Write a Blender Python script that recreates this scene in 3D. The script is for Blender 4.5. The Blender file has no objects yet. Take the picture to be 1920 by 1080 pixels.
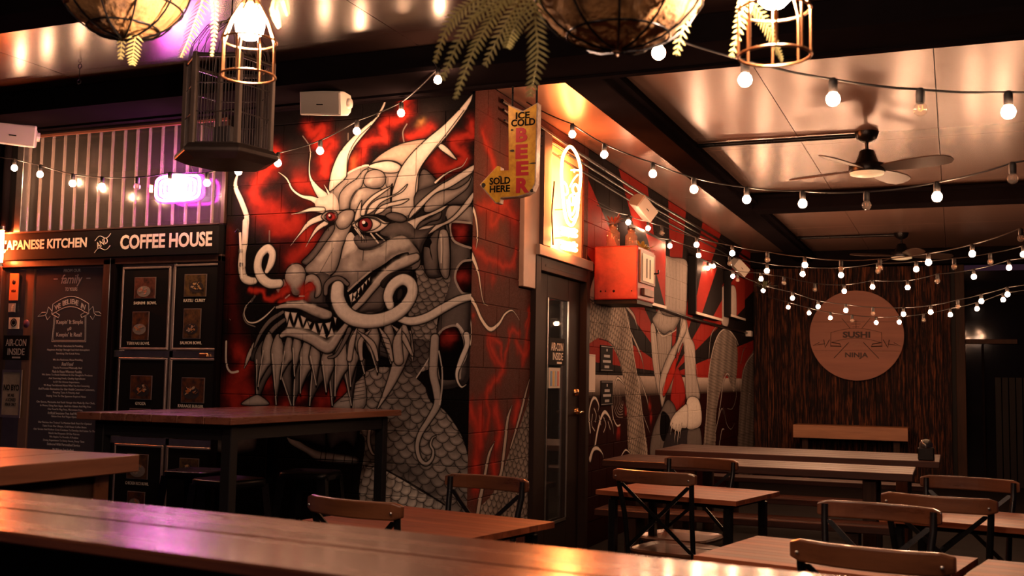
import bpy, bmesh, math, random
import numpy as np
from mathutils import Vector, Matrix
random.seed(7)
SC=bpy.context.scene
COL=SC.collection
# ---------------------------------------------------------------- camera
F,YAW,PIT,ROL=2011.8,-.391264,.0822739,-.0174635
def _axes():
    cy,sy,cp,sp,cr,sr=math.cos(YAW),math.sin(YAW),math.cos(PIT),math.sin(PIT),math.cos(ROL),math.sin(ROL)
    fw=np.array([sy*cp,cy*cp,sp]);rt=np.array([cy,-sy,0.]);dn=-np.cross(rt,fw)
    return np.array([cr*rt+sr*dn,-sr*rt+cr*dn,fw])
AX=_axes()
CAM=np.array([2.715,-5.935,1.35])
cam=bpy.data.cameras.new('camera');camo=bpy.data.objects.new('camera',cam);COL.objects.link(camo);SC.camera=camo
camo.matrix_world=Matrix(((AX[0][0],-AX[1][0],-AX[2][0],CAM[0]),(AX[0][1],-AX[1][1],-AX[2][1],CAM[1]),(AX[0][2],-AX[1][2],-AX[2][2],CAM[2]),(0,0,0,1)))
cam.sensor_width=36;cam.lens=F/1920*36;cam.clip_start=.05;cam.clip_end=100
cam.dof.use_dof=True;cam.dof.focus_distance=7.5;cam.dof.aperture_fstop=5.0
# ---------------------------------------------------------------- world, exposure
w=bpy.data.worlds.new('night');SC.world=w;w.use_nodes=True
w.node_tree.nodes['Background'].inputs[0].default_value=(.12,.05,.085,1);w.node_tree.nodes['Background'].inputs[1].default_value=.12
SC.view_settings.view_transform='Standard';SC.view_settings.look='None';SC.view_settings.gamma=1;SC.view_settings.use_curve_mapping=False
SC.view_settings.exposure=0.5
SC.cycles.use_denoising=True;SC.cycles.sample_clamp_indirect=4;SC.cycles.max_bounces=6
BULB_E,PEND_E,NEON_E=260.,560.,40.
BULB_C,PEND_C=(1,.50,.27),(1,.64,.45)
# ---------------------------------------------------------------- pixel -> place helpers (photo frame 1920x1080)
def ray(px,py): return AX.T@np.array([(px-960)/F,(py-540)/F,1.])
def _hit(px,py,i,v): r=ray(px,py);return CAM+r*((v-CAM[i])/r[i])
def onx(px,py,x): return _hit(px,py,0,x)
def ony(px,py,y): return _hit(px,py,1,y)
def onz(px,py,z): return _hit(px,py,2,z)
def atd(px,py,d): return CAM+ray(px,py)*d
# ---------------------------------------------------------------- mesh helpers
class MB:
    def __init__(s): s.v=[];s.f=[];s.sm=[]
    def add(s,V,Fc,smooth=False):
        o=len(s.v);s.v+= [tuple(map(float,q)) for q in V];s.f+=[tuple(i+o for i in f) for f in Fc];s.sm+=[smooth]*len(Fc);return s
    def box(s,x0,x1,y0,y1,z0,z1):
        V=[(x,y,z) for z in(z0,z1) for y in(y0,y1) for x in(x0,x1)]
        return s.add(V,[(0,2,3,1),(4,5,7,6),(0,1,5,4),(2,6,7,3),(0,4,6,2),(1,3,7,5)])
    def obox(s,c,u,v,w):
        """box from centre and three half-axis vectors"""
        c,u,v,w=map(np.array,(c,u,v,w));V=[c+a*u+b*v+d*w for d in(-1,1) for b in(-1,1) for a in(-1,1)]
        return s.add(V,[(0,2,3,1),(4,5,7,6),(0,1,5,4),(2,6,7,3),(0,4,6,2),(1,3,7,5)])
    def tube(s,P,r,n=8,cap=True,flat=None):
        P=[np.array(p,float) for p in P];m=len(P);R=r if hasattr(r,'__len__') else [r]*m
        V=[];N=None
        for i,p in enumerate(P):
            t=P[min(i+1,m-1)]-P[max(i-1,0)];t/=np.linalg.norm(t)+1e-12
            if N is None:
                a=np.array([0,0,1.]) if abs(t[2])<.9 else np.array([1.,0,0]);N=np.cross(t,a)
            N=N-t*np.dot(N,t);N/=np.linalg.norm(N)+1e-12;B=np.cross(t,N)
            for k in range(n):
                a=2*math.pi*k/n;V.append(p+R[i]*(N*math.cos(a)+B*math.sin(a)*(flat or 1)))
        Fc=[(i*n+k,i*n+(k+1)%n,(i+1)*n+(k+1)%n,(i+1)*n+k) for i in range(m-1) for k in range(n)]
        s.add(V,Fc,n>5)
        if cap: s.add([V[k] for k in range(n)],[tuple(range(n))[::-1]]);s.add(V[-n:],[tuple(range(n))])
        return s
    def lathe(s,prof,n=20,c=(0,0,0),ax=None,smooth=True):
        """prof (r,h) revolved about z (or axis ax) through c"""
        z=np.array(ax if ax is not None else (0,0,1.),float);z/=np.linalg.norm(z)
        a=np.array([1.,0,0]) if abs(z[0])<.9 else np.array([0,1.,0]);x=np.cross(a,z);x/=np.linalg.norm(x);y=np.cross(z,x);c=np.array(c,float)
        V=[c+z*h+r*(x*math.cos(2*math.pi*k/n)+y*math.sin(2*math.pi*k/n)) for r,h in prof for k in range(n)]
        return s.add(V,[(i*n+k,i*n+(k+1)%n,(i+1)*n+(k+1)%n,(i+1)*n+k) for i in range(len(prof)-1) for k in range(n)],smooth)
    def sphere(s,c,r,n=12,m=8,sq=1.):
        return s.lathe([(max(r*math.sin(math.pi*i/m),1e-4),-r*sq*math.cos(math.pi*i/m)) for i in range(m+1)],n,c)
    def ring(s,c,R,r,n=28,m=6,ax=(0,0,1.)):
        z=np.array(ax,float);z/=np.linalg.norm(z);a=np.array([1.,0,0]) if abs(z[0])<.9 else np.array([0,1.,0]);x=np.cross(a,z);x/=np.linalg.norm(x);y=np.cross(z,x);c=np.array(c,float)
        V=[];
        for i in range(n):
            d=x*math.cos(2*math.pi*i/n)+y*math.sin(2*math.pi*i/n)
            for k in range(m): V.append(c+d*(R+r*math.cos(2*math.pi*k/m))+z*r*math.sin(2*math.pi*k/m))
        return s.add(V,[(i*m+k,((i+1)%n)*m+k,((i+1)%n)*m+(k+1)%m,i*m+(k+1)%m) for i in range(n) for k in range(m)],True)
    def prism(s,poly,o,u,v,w):
        """2D outline in plane (u,v) at o, extruded by w"""
        o,u,v,w=[np.array(q,float) for q in(o,u,v,w)];n=len(poly)
        a=[o+u*x+v*y for x,y in poly];V=a+[p+w for p in a]
        return s.add(V,[tuple(range(n))[::-1],tuple(range(n,2*n))]+[(k,(k+1)%n,n+(k+1)%n,n+k) for k in range(n)])
    def mesh(s,name,bevel=0,seg=1):
        me=bpy.data.meshes.new(name);me.from_pydata(s.v,[],s.f)
        for p,q in zip(me.polygons,s.sm): p.use_smooth=q
        bm=bmesh.new();bm.from_mesh(me)
        bmesh.ops.recalc_face_normals(bm,faces=bm.faces)
        if bevel:
            ed=[e for e in bm.edges if len(e.link_faces)==2 and e.calc_face_angle(0)>.6]
            bmesh.ops.bevel(bm,geom=ed,offset=bevel,segments=seg,affect='EDGES',profile=.5,clamp_overlap=True)
        bm.to_mesh(me);bm.free();return me
def link(name,me,mat,parent=None,loc=None,rot=None):
    if mat is not None and not me.materials: me.materials.append(mat)
    o=bpy.data.objects.new(name,me);COL.objects.link(o)
    if parent: o.parent=parent
    if loc is not None: o.location=tuple(loc)
    if rot is not None: o.rotation_euler=rot
    return o
def ob(name,mb,mat,parent=None,bevel=0,loc=None,rot=None,seg=1): return link(name,mb.mesh(name,bevel,seg),mat,parent,loc,rot)
def tag(o,label,cat,group=None):
    o['label']=label;o['category']=cat
    if group: o['group']=group
    return o
def thing(name,label,cat,loc=(0,0,0),rz=0,group=None):
    o=bpy.data.objects.new(name,None);COL.objects.link(o);o.empty_display_size=.05;o.location=tuple(loc);o.rotation_euler=(0,0,rz);return tag(o,label,cat,group)
def struct(name,mb,mat,parent=None,bevel=0,label=None):
    o=ob(name,mb,mat,parent,bevel)
    if not parent: o['kind']='structure'
    if label: o['label']=label
    return o
def sempty(name,label=None,loc=(0,0,0)):
    o=bpy.data.objects.new(name,None);COL.objects.link(o);o['kind']='structure';o.location=loc
    if label: o['label']=label
    return o
def copytree(o,parent=None):
    c=o.copy();COL.objects.link(c)
    if parent: c.parent=parent
    for ch in list(o.children): copytree(ch,c)
    return c
def text(name,body,mat,parent,p,face='A',w=None,h=None,bold=.0,ext=.0015,sx=None,align='CENTER',gap=1.0,shear=0,rot=0):
    """lettering as thin mesh: p centre, w/h fit size in metres, face A = faces -y, B = faces +x, or a 3x3"""
    cu=bpy.data.curves.new(name,'FONT');cu.body=body;cu.align_x=align;cu.align_y='CENTER';cu.extrude=.01;cu.offset=bold;cu.resolution_u=3;cu.space_line=gap;cu.shear=shear
    t=bpy.data.objects.new('t',cu);me=bpy.data.meshes.new_from_object(t);bpy.data.objects.remove(t);bpy.data.curves.remove(cu)
    n=len(me.vertices);V=np.empty(n*3,np.float32);me.vertices.foreach_get('co',V);V=V.reshape(-1,3)
    lo,hi=V.min(0),V.max(0);V-=(lo+hi)/2;ex=hi-lo
    s1=w/ex[0] if w else h/ex[1];s2=h/ex[1] if h else s1
    V*=[s1,s2,ext/max(ex[2],1e-6)]
    if rot: c_,s_=math.cos(rot),math.sin(rot);V[:,:2]=V[:,:2]@np.array([[c_,s_],[-s_,c_]])
    M=np.array([[1,0,0],[0,0,1],[0,-1,0]]) if face=='A' else np.array([[0,1,0],[0,0,1],[1,0,0]]) if face=='B' else np.array(face)
    V=V@M+np.array(p,np.float32)
    me.vertices.foreach_set('co',V.astype(np.float32).ravel());me.name=name;me.materials.clear();me.update()
    return link(name,me,mat,parent)
# ---------------------------------------------------------------- materials
MATS={}
def node(nt,t,**k):
    n=nt.nodes.new(t)
    for a,b in k.items(): setattr(n,a,b)
    return n
def pm(name,col,rough=.5,metal=0.,emit=None,es=0.,var=0.,vs=8.,bump=0.,bs=60.,stretch=(1,1,1),col2=None,coat=0.,alpha=1.,spec=.5,tr=0.,ramp=(.32,.68)):
    if name in MATS: return MATS[name]
    m=bpy.data.materials.new(name);m.use_nodes=True;nt=m.node_tree;b=nt.nodes['Principled BSDF'];I=b.inputs
    I['Base Color'].default_value=(*col,1);I['Roughness'].default_value=rough;I['Metallic'].default_value=metal;I['Coat Weight'].default_value=coat;I['Coat Roughness'].default_value=.12;I['Alpha'].default_value=alpha;I['Specular IOR Level'].default_value=spec;I['Transmission Weight'].default_value=tr
    if emit: I['Emission Color'].default_value=(*emit,1);I['Emission Strength'].default_value=es
    if var or bump:
        tc=node(nt,'ShaderNodeTexCoord');mp=node(nt,'ShaderNodeMapping');mp.inputs['Scale'].default_value=stretch;oi=node(nt,'ShaderNodeObjectInfo');va=node(nt,'ShaderNodeVectorMath',operation='MULTIPLY_ADD');va.inputs[1].default_value=(1,1,1);vm=node(nt,'ShaderNodeMath',operation='MULTIPLY');vm.inputs[1].default_value=37.;nt.links.new(oi.outputs['Random'],vm.inputs[0]);nt.links.new(tc.outputs['Object'],va.inputs[0]);nt.links.new(vm.outputs[0],va.inputs[2]);nt.links.new(va.outputs[0],mp.inputs[0])
    if var:
        n=node(nt,'ShaderNodeTexNoise');n.inputs['Scale'].default_value=vs;n.inputs['Detail'].default_value=5;n.inputs['Roughness'].default_value=.65;nt.links.new(mp.outputs[0],n.inputs['Vector'])
        rp=node(nt,'ShaderNodeValToRGB');rp.color_ramp.elements[0].position=ramp[0];rp.color_ramp.elements[1].position=ramp[1]
        c2=col2 or tuple(c*(1-var) for c in col);rp.color_ramp.elements[0].color=(*c2,1);rp.color_ramp.elements[1].color=(*col,1)
        nt.links.new(n.outputs['Fac'],rp.inputs[0]);nt.links.new(rp.outputs[0],I['Base Color'])
        mr=node(nt,'ShaderNodeMapRange');mr.inputs['To Min'].default_value=max(rough-.08,.02);mr.inputs['To Max'].default_value=min(rough+.12,1);nt.links.new(n.outputs['Fac'],mr.inputs[0]);nt.links.new(mr.outputs[0],I['Roughness'])
    if bump:
        n2=node(nt,'ShaderNodeTexNoise');n2.inputs['Scale'].default_value=bs;n2.inputs['Detail'].default_value=3;nt.links.new(mp.outputs[0],n2.inputs['Vector'])
        bp=node(nt,'ShaderNodeBump');bp.inputs['Strength'].default_value=bump;bp.inputs['Distance'].default_value=.01;nt.links.new(n2.outputs['Fac'],bp.inputs['Height']);nt.links.new(bp.outputs[0],I['Normal'])
    MATS[name]=m;return m
def wood(name,c1,c2,ax=0,rough=.3,coat=.4,vs=9.,bump=.12,ramp=(.32,.68),spec=.5):
    st=[1,1,1];st=[.12 if i==ax else 1.6 for i in range(3)]
    return pm(name,c1,rough,0,var=.5,vs=vs,col2=c2,bump=bump,bs=22,stretch=tuple(st),coat=coat,ramp=ramp,spec=spec)
def glass(name,tint=(.9,.9,.9),rough=.03,opac=.12,fr=1.25):
    if name in MATS: return MATS[name]
    m=bpy.data.materials.new(name);m.use_nodes=True;nt=m.node_tree;nt.nodes.clear()
    o=node(nt,'ShaderNodeOutputMaterial');t=node(nt,'ShaderNodeBsdfTransparent');g=node(nt,'ShaderNodeBsdfGlossy');d=node(nt,'ShaderNodeBsdfDiffuse');f=node(nt,'ShaderNodeMapRange');lw=node(nt,'ShaderNodeLayerWeight');pw=node(nt,'ShaderNodeMath',operation='POWER');m1=node(nt,'ShaderNodeMixShader');m2=node(nt,'ShaderNodeMixShader')
    t.inputs[0].default_value=(*tint,1);g.inputs['Roughness'].default_value=rough;pw.inputs[1].default_value=3.5;f.inputs[3].default_value=.04;f.inputs[4].default_value=.75;nt.links.new(lw.outputs['Facing'],pw.inputs[0]);nt.links.new(pw.outputs[0],f.inputs[0]);d.inputs[0].default_value=(*tint,1)
    m1.inputs[0].default_value=opac;nt.links.new(t.outputs[0],m1.inputs[1]);nt.links.new(d.outputs[0],m1.inputs[2]);nt.links.new(f.outputs[0],m2.inputs[0]);nt.links.new(m1.outputs[0],m2.inputs[1]);nt.links.new(g.outputs[0],m2.inputs[2]);nt.links.new(m2.outputs[0],o.inputs[0]);MATS[name]=m;return m
def emis(name,col,s): return pm(name,(.0,.0,.0),.4,0,col,s,spec=0)
M_black=pm('black_paint',(.009,.008,.009),.55,bump=.05,spec=.12);M_iron=pm('black_metal',(.016,.015,.016),.28,.6,var=.3,vs=20)
M_beam=pm('beam_paint',(.008,.006,.007),.8,.0,var=.3,vs=3,spec=0.)
M_white=pm('speaker_shell',(.62,.58,.52),.45,bump=.03,bs=300);M_alu=pm('aluminium',(.42,.40,.38),.32,.9,var=.25,vs=12)
M_dkwood=wood('dark_stained_timber',(.050,.022,.013),(.016,.008,.006),2,.55,.0,spec=.15)
M_bar=wood('bar_timber',(.135,.043,.021),(.055,.016,.008),0,.24,.5,7,.06)
M_tabs=[wood('table_timber_%d'%k,c1,c2,0,.40,.0,8,.04,spec=.2) for k,(c1,c2) in enumerate((((.30,.085,.036),(.13,.034,.014)),((.22,.060,.026),(.10,.026,.011)),((.37,.115,.048),(.19,.052,.021))))]
M_rail=wood('bentwood',(.14,.050,.020),(.06,.020,.009),0,.28,.5)
M_pale=wood('pale_timber',(.42,.20,.10),(.26,.11,.055),0,.5,.05)
M_cream=pm('cream_print',(.72,.66,.56),.6);M_print=pm('board_black',(.010,.009,.010),.6,bump=.02,spec=.03)
M_copper=pm('copper_wire',(.62,.30,.13),.28,1.);M_rubber=pm('black_cable',(.010,.009,.009),.6)
M_lit=emis('lit_bulb',BULB_C,BULB_E);M_clear=glass('clear_bulb',(1,.93,.85),.02,.10)
# ---------------------------------------------------------------- paint kit
CR={'p':(0,0,1.0),'a':(430,160,.25),'b':(430,400,.25),'c':(430,640,.30208),'d':(430,380,.22222),'e':(650,180,.24074),'g':(650,420,.24074),'h':(180,740,.30208),'i':(870,380,.2963),'j':(1090,560,.27778),'m':(1200,400,.2963),'k':(960,380,.2963),'l':(960,660,.33333)}
W=(.82,.75,.66);L=(.46,.40,.355);G=(.165,.140,.130);D=(.030,.025,.026);K=(.003,.0025,.003);R=(.46,.032,.019);RD=(.15,.011,.009)
class Canvas:
    """w x h paint surface; fn maps photo pixels to canvas pixels, s = canvas px per photo px"""
    def __init__(s,w,h,fn,sc): s.w,s.h,s.fn,s.sc=w,h,fn,sc; s.a=np.zeros((h,w,3),np.float32); s.a[:]=K; s.wp=[s.noise(14*sc,5*sc,q) for q in(1,2)]; s.wq=[s.noise(5*sc,1.6*sc,q) for q in(3,4)]
    def noise(s,cell,amp,seed):
        r=np.random.RandomState(seed);gh,gw=int(s.h/cell)+3,int(s.w/cell)+3;g=r.rand(gh,gw).astype(np.float32)-.5
        y=np.arange(s.h)/cell;x=np.arange(s.w)/cell;yi=y.astype(int);xi=x.astype(int);fy=(y-yi).astype(np.float32);fx=(x-xi).astype(np.float32);fy=fy*fy*(3-2*fy);fx=fx*fx*(3-2*fx)
        a=g[yi]*(1-fy)[:,None]+g[yi+1]*fy[:,None];return (a[:,xi]*(1-fx)+a[:,xi+1]*fx)*2*amp
    def pts(s,cr,P,smooth=True,closed=False,sub=6):
        P=np.array(P,float); o=CR[cr]
        ex=P[:,2:]*o[2]*s.sc
        Q=np.c_[s.fn(P[:,:2]*o[2]+[o[0],o[1]]),ex]
        if not smooth or len(Q)<3: return Q
        n=len(Q);out=[]
        t=np.linspace(0,1,sub,endpoint=False)[:,None]
        for i in range(n if closed else n-1):
            if closed: p0,p1,p2,p3=Q[i-1],Q[i],Q[(i+1)%n],Q[(i+2)%n]
            else: p0,p1,p2,p3=Q[max(i-1,0)],Q[i],Q[i+1],Q[min(i+2,n-1)]
            out.append(.5*(2*p1+(p2-p0)*t+(2*p0-5*p1+4*p2-p3)*t*t+(3*p1-p0-3*p2+p3)*t**3))
        if not closed: out.append(Q[-1:])
        return np.concatenate(out)
    def box(s,Q,m):
        x0=max(0,int(Q[:,0].min()-m));x1=min(s.w,int(Q[:,0].max()+m)+2);y0=max(0,int(Q[:,1].min()-m));y1=min(s.h,int(Q[:,1].max()+m)+2)
        if x1<=x0 or y1<=y0: return None
        X,Y=np.meshgrid(np.arange(x0,x1,dtype=np.float32),np.arange(y0,y1,dtype=np.float32))
        return (slice(y0,y1),slice(x0,x1)),X,Y
    def dist(s,X,Y,Q,closed):
        """distance to polyline, width at nearest, signed side at nearest"""
        best=np.full(X.shape,1e9,np.float32);wid=np.ones_like(best);side=np.zeros_like(best)
        n=len(Q);hw=Q.shape[1]>2
        for i in range(n if closed else n-1):
            a,b=Q[i],Q[(i+1)%n];dx,dy=b[0]-a[0],b[1]-a[1];q=dx*dx+dy*dy
            if q<1e-9: continue
            t=np.clip(((X-a[0])*dx+(Y-a[1])*dy)/q,0,1)
            ex=X-a[0]-t*dx;ey=Y-a[1]-t*dy;d=np.sqrt(ex*ex+ey*ey)
            if hw:
                w=np.maximum(a[2]+(b[2]-a[2])*t,.3);k=d/w;m=k<best
                best=np.where(m,k,best);wid=np.where(m,w,wid);side=np.where(m,(ex*-.5+ey*-.85)/w,side)
            else:
                best=np.minimum(best,d)
        return best,wid,side
    def mix(s,sl,col,al):
        s.a[sl]+=(np.asarray(col,np.float32)-s.a[sl])*np.clip(al,0,1)[...,None]
    def inside(s,X,Y,Q):
        c=np.zeros(X.shape,bool);n=len(Q)
        for i in range(n):
            x1,y1=Q[i,:2];x2,y2=Q[(i+1)%n,:2]
            if y1==y2: continue
            m=((y1>Y)!=(y2>Y))
            c^=m&(X<(x2-x1)*(Y-y1)/(y2-y1)+x1)
        return c
    def poly(s,cr,P,fill,shade=None,depth=14,out=1.3,smooth=True,lite=None,alpha=1,oc=K):
        Q=s.pts(cr,P,smooth,True)[:,:2];b=s.box(Q,6*s.sc)
        if b is None: return
        sl,X,Y=b;ins=s.inside(X,Y,Q);d,_,_=s.dist(X,Y,Q,True);sd=np.where(ins,d,-d)
        if out and shade is not None: s.mix(sl,K,np.exp(-np.maximum(-sd,0)/(2.6*s.sc))*(sd<0)*.55)
        col=np.empty(X.shape+(3,),np.float32);col[:]=fill
        if shade is not None:
            k=np.exp(-(np.maximum(sd,0)/(depth*s.sc))**1.2*1.6)[...,None]
            # airbrushed: darker toward the lower right rim, paler toward the upper left
            u=((X-X.mean())/(np.ptp(X)+1)*.5+(Y-Y.mean())/(np.ptp(Y)+1))[...,None]
            k=np.clip(k*(1.05+.9*u)+.42*np.maximum(u,0),0,1)
            col+=(np.array(shade,np.float32)-col)*k
        s.mix(sl,col,np.clip(sd+.5,0,1)*alpha)
        if out: s.mix(sl,oc,np.clip(1.1-(np.abs(sd)-out*s.sc*.5)/(.7*s.sc),0,1)*.9)
    def tube(s,cr,P,fill=W,shade=D,out=1.2,smooth=True,hl=.0,alpha=1):
        Q=s.pts(cr,P,smooth);b=s.box(Q,Q[:,2].max()+4*s.sc)
        if b is None: return
        sl,X,Y=b;k,w,sd=s.dist(X,Y,Q,False)
        col=np.empty(X.shape+(3,),np.float32);col[:]=fill
        if shade is not None:
            q=np.clip((k-.38-.42*sd)/.8,0,1)**1.3*.95
            col+=(np.array(shade,np.float32)-col)*q[...,None]
        px=(1-k)*w
        if out and shade is not None: s.mix(sl,K,np.exp(np.minimum(px,0)/(2.6*s.sc))*(px<0)*.5*np.clip(w/(4*s.sc),0,1))
        s.mix(sl,col,np.clip(px+.5,0,1)*alpha)
        if out: s.mix(sl,K,np.clip(1.1-(np.abs(px)-out*s.sc*.5)/(.7*s.sc),0,1)*.85*np.clip(w/(1.5*s.sc),0,1))
    def line(s,cr,P,w=1.2,col=K,al=.9,smooth=True):
        Q=s.pts(cr,P,smooth)[:,:2];b=s.box(Q,(w+3)*s.sc)
        if b is None: return
        sl,X,Y=b;d,_,_=s.dist(X,Y,Q,False)
        s.mix(sl,col,np.clip(1-(d-w*s.sc*.5)/(.8*s.sc),0,1)*al)
    def glow(s,cr,P,w,col,al=.8):
        P=[tuple(p) for p in P]
        if len(P)==1: P=[P[0],(P[0][0]+.5,P[0][1])]
        Q=s.pts(cr,P,len(P)>2)[:,:2];b=s.box(Q,w*2.2*s.sc)
        if b is None: return
        sl,X,Y=b;q=min(1,w/8);X=X+(s.wp[0][sl]+s.wq[0][sl])*q;Y=Y+(s.wp[1][sl]+s.wq[1][sl])*q;d,_,_=s.dist(X,Y,Q,False)
        s.mix(sl,col,np.exp(-(d/(w*s.sc))**2.2)*al)
    def scales(s,cr,P,size,hi,lo,ang=0,squash=1.0,alpha=1,smooth=True,fade=None):
        Q=s.pts(cr,P,smooth,True)[:,:2];b=s.box(Q,2)
        if b is None: return
        sl,X,Y=b;m=s.inside(X,Y,Q);r=size*CR[cr][2]*s.sc
        ca,sa=np.cos(ang),np.sin(ang);U=(X*ca+Y*sa)/r;V=(-X*sa+Y*ca)/(r*squash)
        best=np.full(X.shape,1.,np.float32);done=np.zeros(X.shape,bool);rid=np.zeros_like(best);top=np.zeros_like(best)
        row0=np.floor(V/.5)
        for k in (-2,-1,0,1):                       # upper rows overlap the lower ones
            row=row0+k;off=np.mod(row,2)*.5
            cu=np.floor(U-off)+.5+off;cv=row*.5;jit=np.sin(cu*12.9+row*78.2)*.05
            d=np.sqrt(((U-cu-jit)/.58)**2+((V-cv)/.72)**2)
            hit=(~done)&(d<1)
            best=np.where(hit,d,best);rid=np.where(hit,np.sin(cu*7.1+row*3.3),rid);top=np.where(hit,(V-cv)/.72,top);done|=hit
        k=np.clip((1-best)*3.2,0,1)**.7*np.clip(.35+top*.9,.12,1)
        col=np.array(lo,np.float32)+(np.array(hi,np.float32)-np.array(lo,np.float32))*(k*(.80+.20*rid))[...,None]
        col*=(np.clip((1.0-best)/.09,0,1)*.95+.05)[...,None]
        s.mix(sl,col,m*alpha)
def dragon(c):
    po,tu,li,gl,sc=c.poly,c.tube,c.line,c.glow,c.scales
    rng=np.random.RandomState(3)
    c.a+= (rng.rand(c.h,c.w,1)**3*.014).astype(np.float32)*[1,.85,.85]
    for q in [(480,330),(500,420),(560,300),(800,230),(640,260),(470,380)]: gl('p',[q],34,(.030,.020,.019),.8)  # brownish patches: bulb light on the wall put into the paint
    # fire
    F=lambda cr,P,w,al=.85,co=R:(gl(cr,P,w*2.2,RD,al*.65),gl(cr,P,w*1.35,co,al*.62),gl(cr,P,w*.8,co,al*.5))
    F('a',[(330,510),(350,550),(290,640),(210,720),(180,800),(200,870),(270,910),(340,930),(380,990),(390,1060),(470,1050),(500,1010)],10)
    F('a',[(330,930),(350,1000),(360,1080)],12);F('b',[(380,20),(380,80),(430,110),(490,90),(510,60)],11);F('b',[(560,150),(610,180),(570,260),(480,340)],13,.75)
    F('b',[(230,20),(320,60)],12,.5);F('a',[(590,310),(620,360),(670,340),(710,310),(700,370),(660,410),(690,450),(760,410),(785,440),(745,500),(735,580),(730,660)],7)
    F('a',[(720,520),(720,650)],10,.8);F('a',[(1000,540),(1010,450),(1050,410),(1150,400),(1170,360),(1140,320),(1190,280),(1290,250),(1340,200),(1310,150),(1340,100)],7,.85)
    F('a',[(1340,380),(1440,350),(1510,320)],7,.7);F('a',[(520,720),(600,760),(640,800)],14,.5);F('a',[(940,560),(930,620)],8,.7,(.6,.12,.04))
    F('e',[(980,200),(975,300),(850,330),(830,380),(900,440),(900,500),(830,540),(770,550)],7,.75);F('e',[(700,500),(720,560)],11,.6);F('e',[(880,770)],9,.7)
    F('b',[(10,150),(15,500),(25,700),(60,950),(110,1080)],9,.22,RD);F('c',[(60,60),(95,120),(70,200),(30,260),(100,300),(125,380)],12,.8,(.42,.03,.02));F('c',[(20,320),(40,380)],14,.8,(.42,.03,.02))
    for x,y in((235,250),(240,370),(350,390),(440,330),(560,380),(620,350),(700,290),(690,330)): F('c',[(x,y)],9,.75,(.40,.03,.02))
    li('a',[(550,380),(580,420),(600,450)],1.5,L,.35);li('a',[(1310,430),(1300,350),(1330,290)],2,L,.35);li('a',[(890,410),(890,360)],2,L,.3);li('b',[(300,210),(300,130)],2.5,L,.25);li('b',[(160,660),(190,620)],4,L,.2)
    gl('a',[(1440,280)],9,(.40,.20,.06),.7)  # orange patch: glow of a festoon bulb put into the paint
    # membrane on the right with holes
    po('e',[(770,850),(800,820),(860,805),(970,850),(990,960),(990,1010),(900,975),(800,980),(760,1000)],L,G,10)
    po('g',[(770,-60),(800,60),(830,140),(962,180),(966,1085),(960,1180),(900,1260),(690,1260),(690,900),(715,740),(760,560),(800,330),(775,100)],G,D,16)
    def hole(cr,P,red):
        po(cr,P,K,None,out=0);c.glow(cr,[red],13,(.36,.03,.025),.9)
        li(cr,P,3.4,L,.9);
    hole('g',[(965,185),(900,165),(835,130),(808,70),(806,0),(830,-20),(965,-10)],(880,60))
    hole('g',[(964,280),(905,290),(860,340),(842,410),(858,470),(900,535),(964,545)],(905,410))
    hole('g',[(715,1200),(700,1060),(703,900),(735,830),(800,795),(860,795),(895,850),(918,930),(905,1020),(890,1090),(880,1200)],(790,890))
    li('g',[(770,-60),(800,60),(805,330),(770,520),(715,740),(690,900),(690,1200)],1.6)
    li('g',[(860,780),(900,830),(935,930),(925,1030),(890,1100)],4,W,.8)
    # neck scales
    sc('g',[(540,330),(690,330),(800,400),(790,500),(750,620),(705,760),(690,1000),(650,1120),(510,1120),(500,760),(480,700),(520,560),(550,450)],85,L,D,.25)
    sc('c',[(1080,0),(1250,0),(1230,110),(1160,225),(1090,190),(1000,160)],70,G,D,.2)
    li('c',[(1270,0),(1245,90),(1160,225)],1.6,W,.7)
    po('g',[(600,170),(650,100),(720,30),(740,200),(720,350),(740,405),(640,415),(600,330)],G,D,10)
    po('g',[(735,40),(785,60),(803,200),(802,330),(790,415),(755,420),(722,350),(705,200),(715,90)],L,G,9);li('g',[(733,80),(738,200),(735,300)],2,W,.7)
    po('g',[(592,170),(640,112),(662,140),(650,180),(668,280),(652,240),(640,185)],K,None,out=0)
    # chest
    sc('c',[(650,405),(720,330),(800,240),(860,180),(960,158),(1080,185),(1160,230),(1220,290),(1250,370),(1330,420),(1400,510),(1450,600),(1475,680),(1490,790),(1492,1080),(845,1080),(840,600),(700,600)],95,L,D,.12,.95)
    po('c',[(640,412),(720,322),(800,238),(838,222),(835,412)],L,G,8)
    for k in range(6): li('c',[(690+k*22,372-k*26),(836,352-k*24)],1,K,.7)
    for q in ((900,700),(960,760),(1080,800),(1150,830),(1250,930),(900,600)): gl('c',[q],22,(.03,.026,.028),.6)
    po('c',[(846,775),(900,775),(960,795),(1060,850),(1180,920),(1325,1008),(1325,1060),(846,1060)],G,D,12,out=0)
    sc('c',[(850,782),(950,795),(1060,852),(1180,925),(1325,1010),(1325,1060),(846,1060)],78,W,D,-.5,1.1)
    li('c',[(846,772),(940,785),(1060,845),(1190,920),(1335,1012)],2.4)
    li('c',[(1220,290),(1250,370),(1330,420),(1400,510),(1450,600),(1478,690),(1492,790)],2.2)
    # below the table: belly plates and paw
    po('h',[(730,265),(780,280),(850,262),(940,212),(1000,232),(985,340),(900,362),(840,380),(740,345)],G,D,12)
    po('h',[(1190,240),(1300,310),(1380,345),(1480,358),(1620,385),(1615,432),(1480,425),(1370,412),(1300,362),(1200,300)],L,D,8)
    for x in (1400,1430,1480,1550,1600): li('h',[(x,352),(x-14,425)],1)
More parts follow.
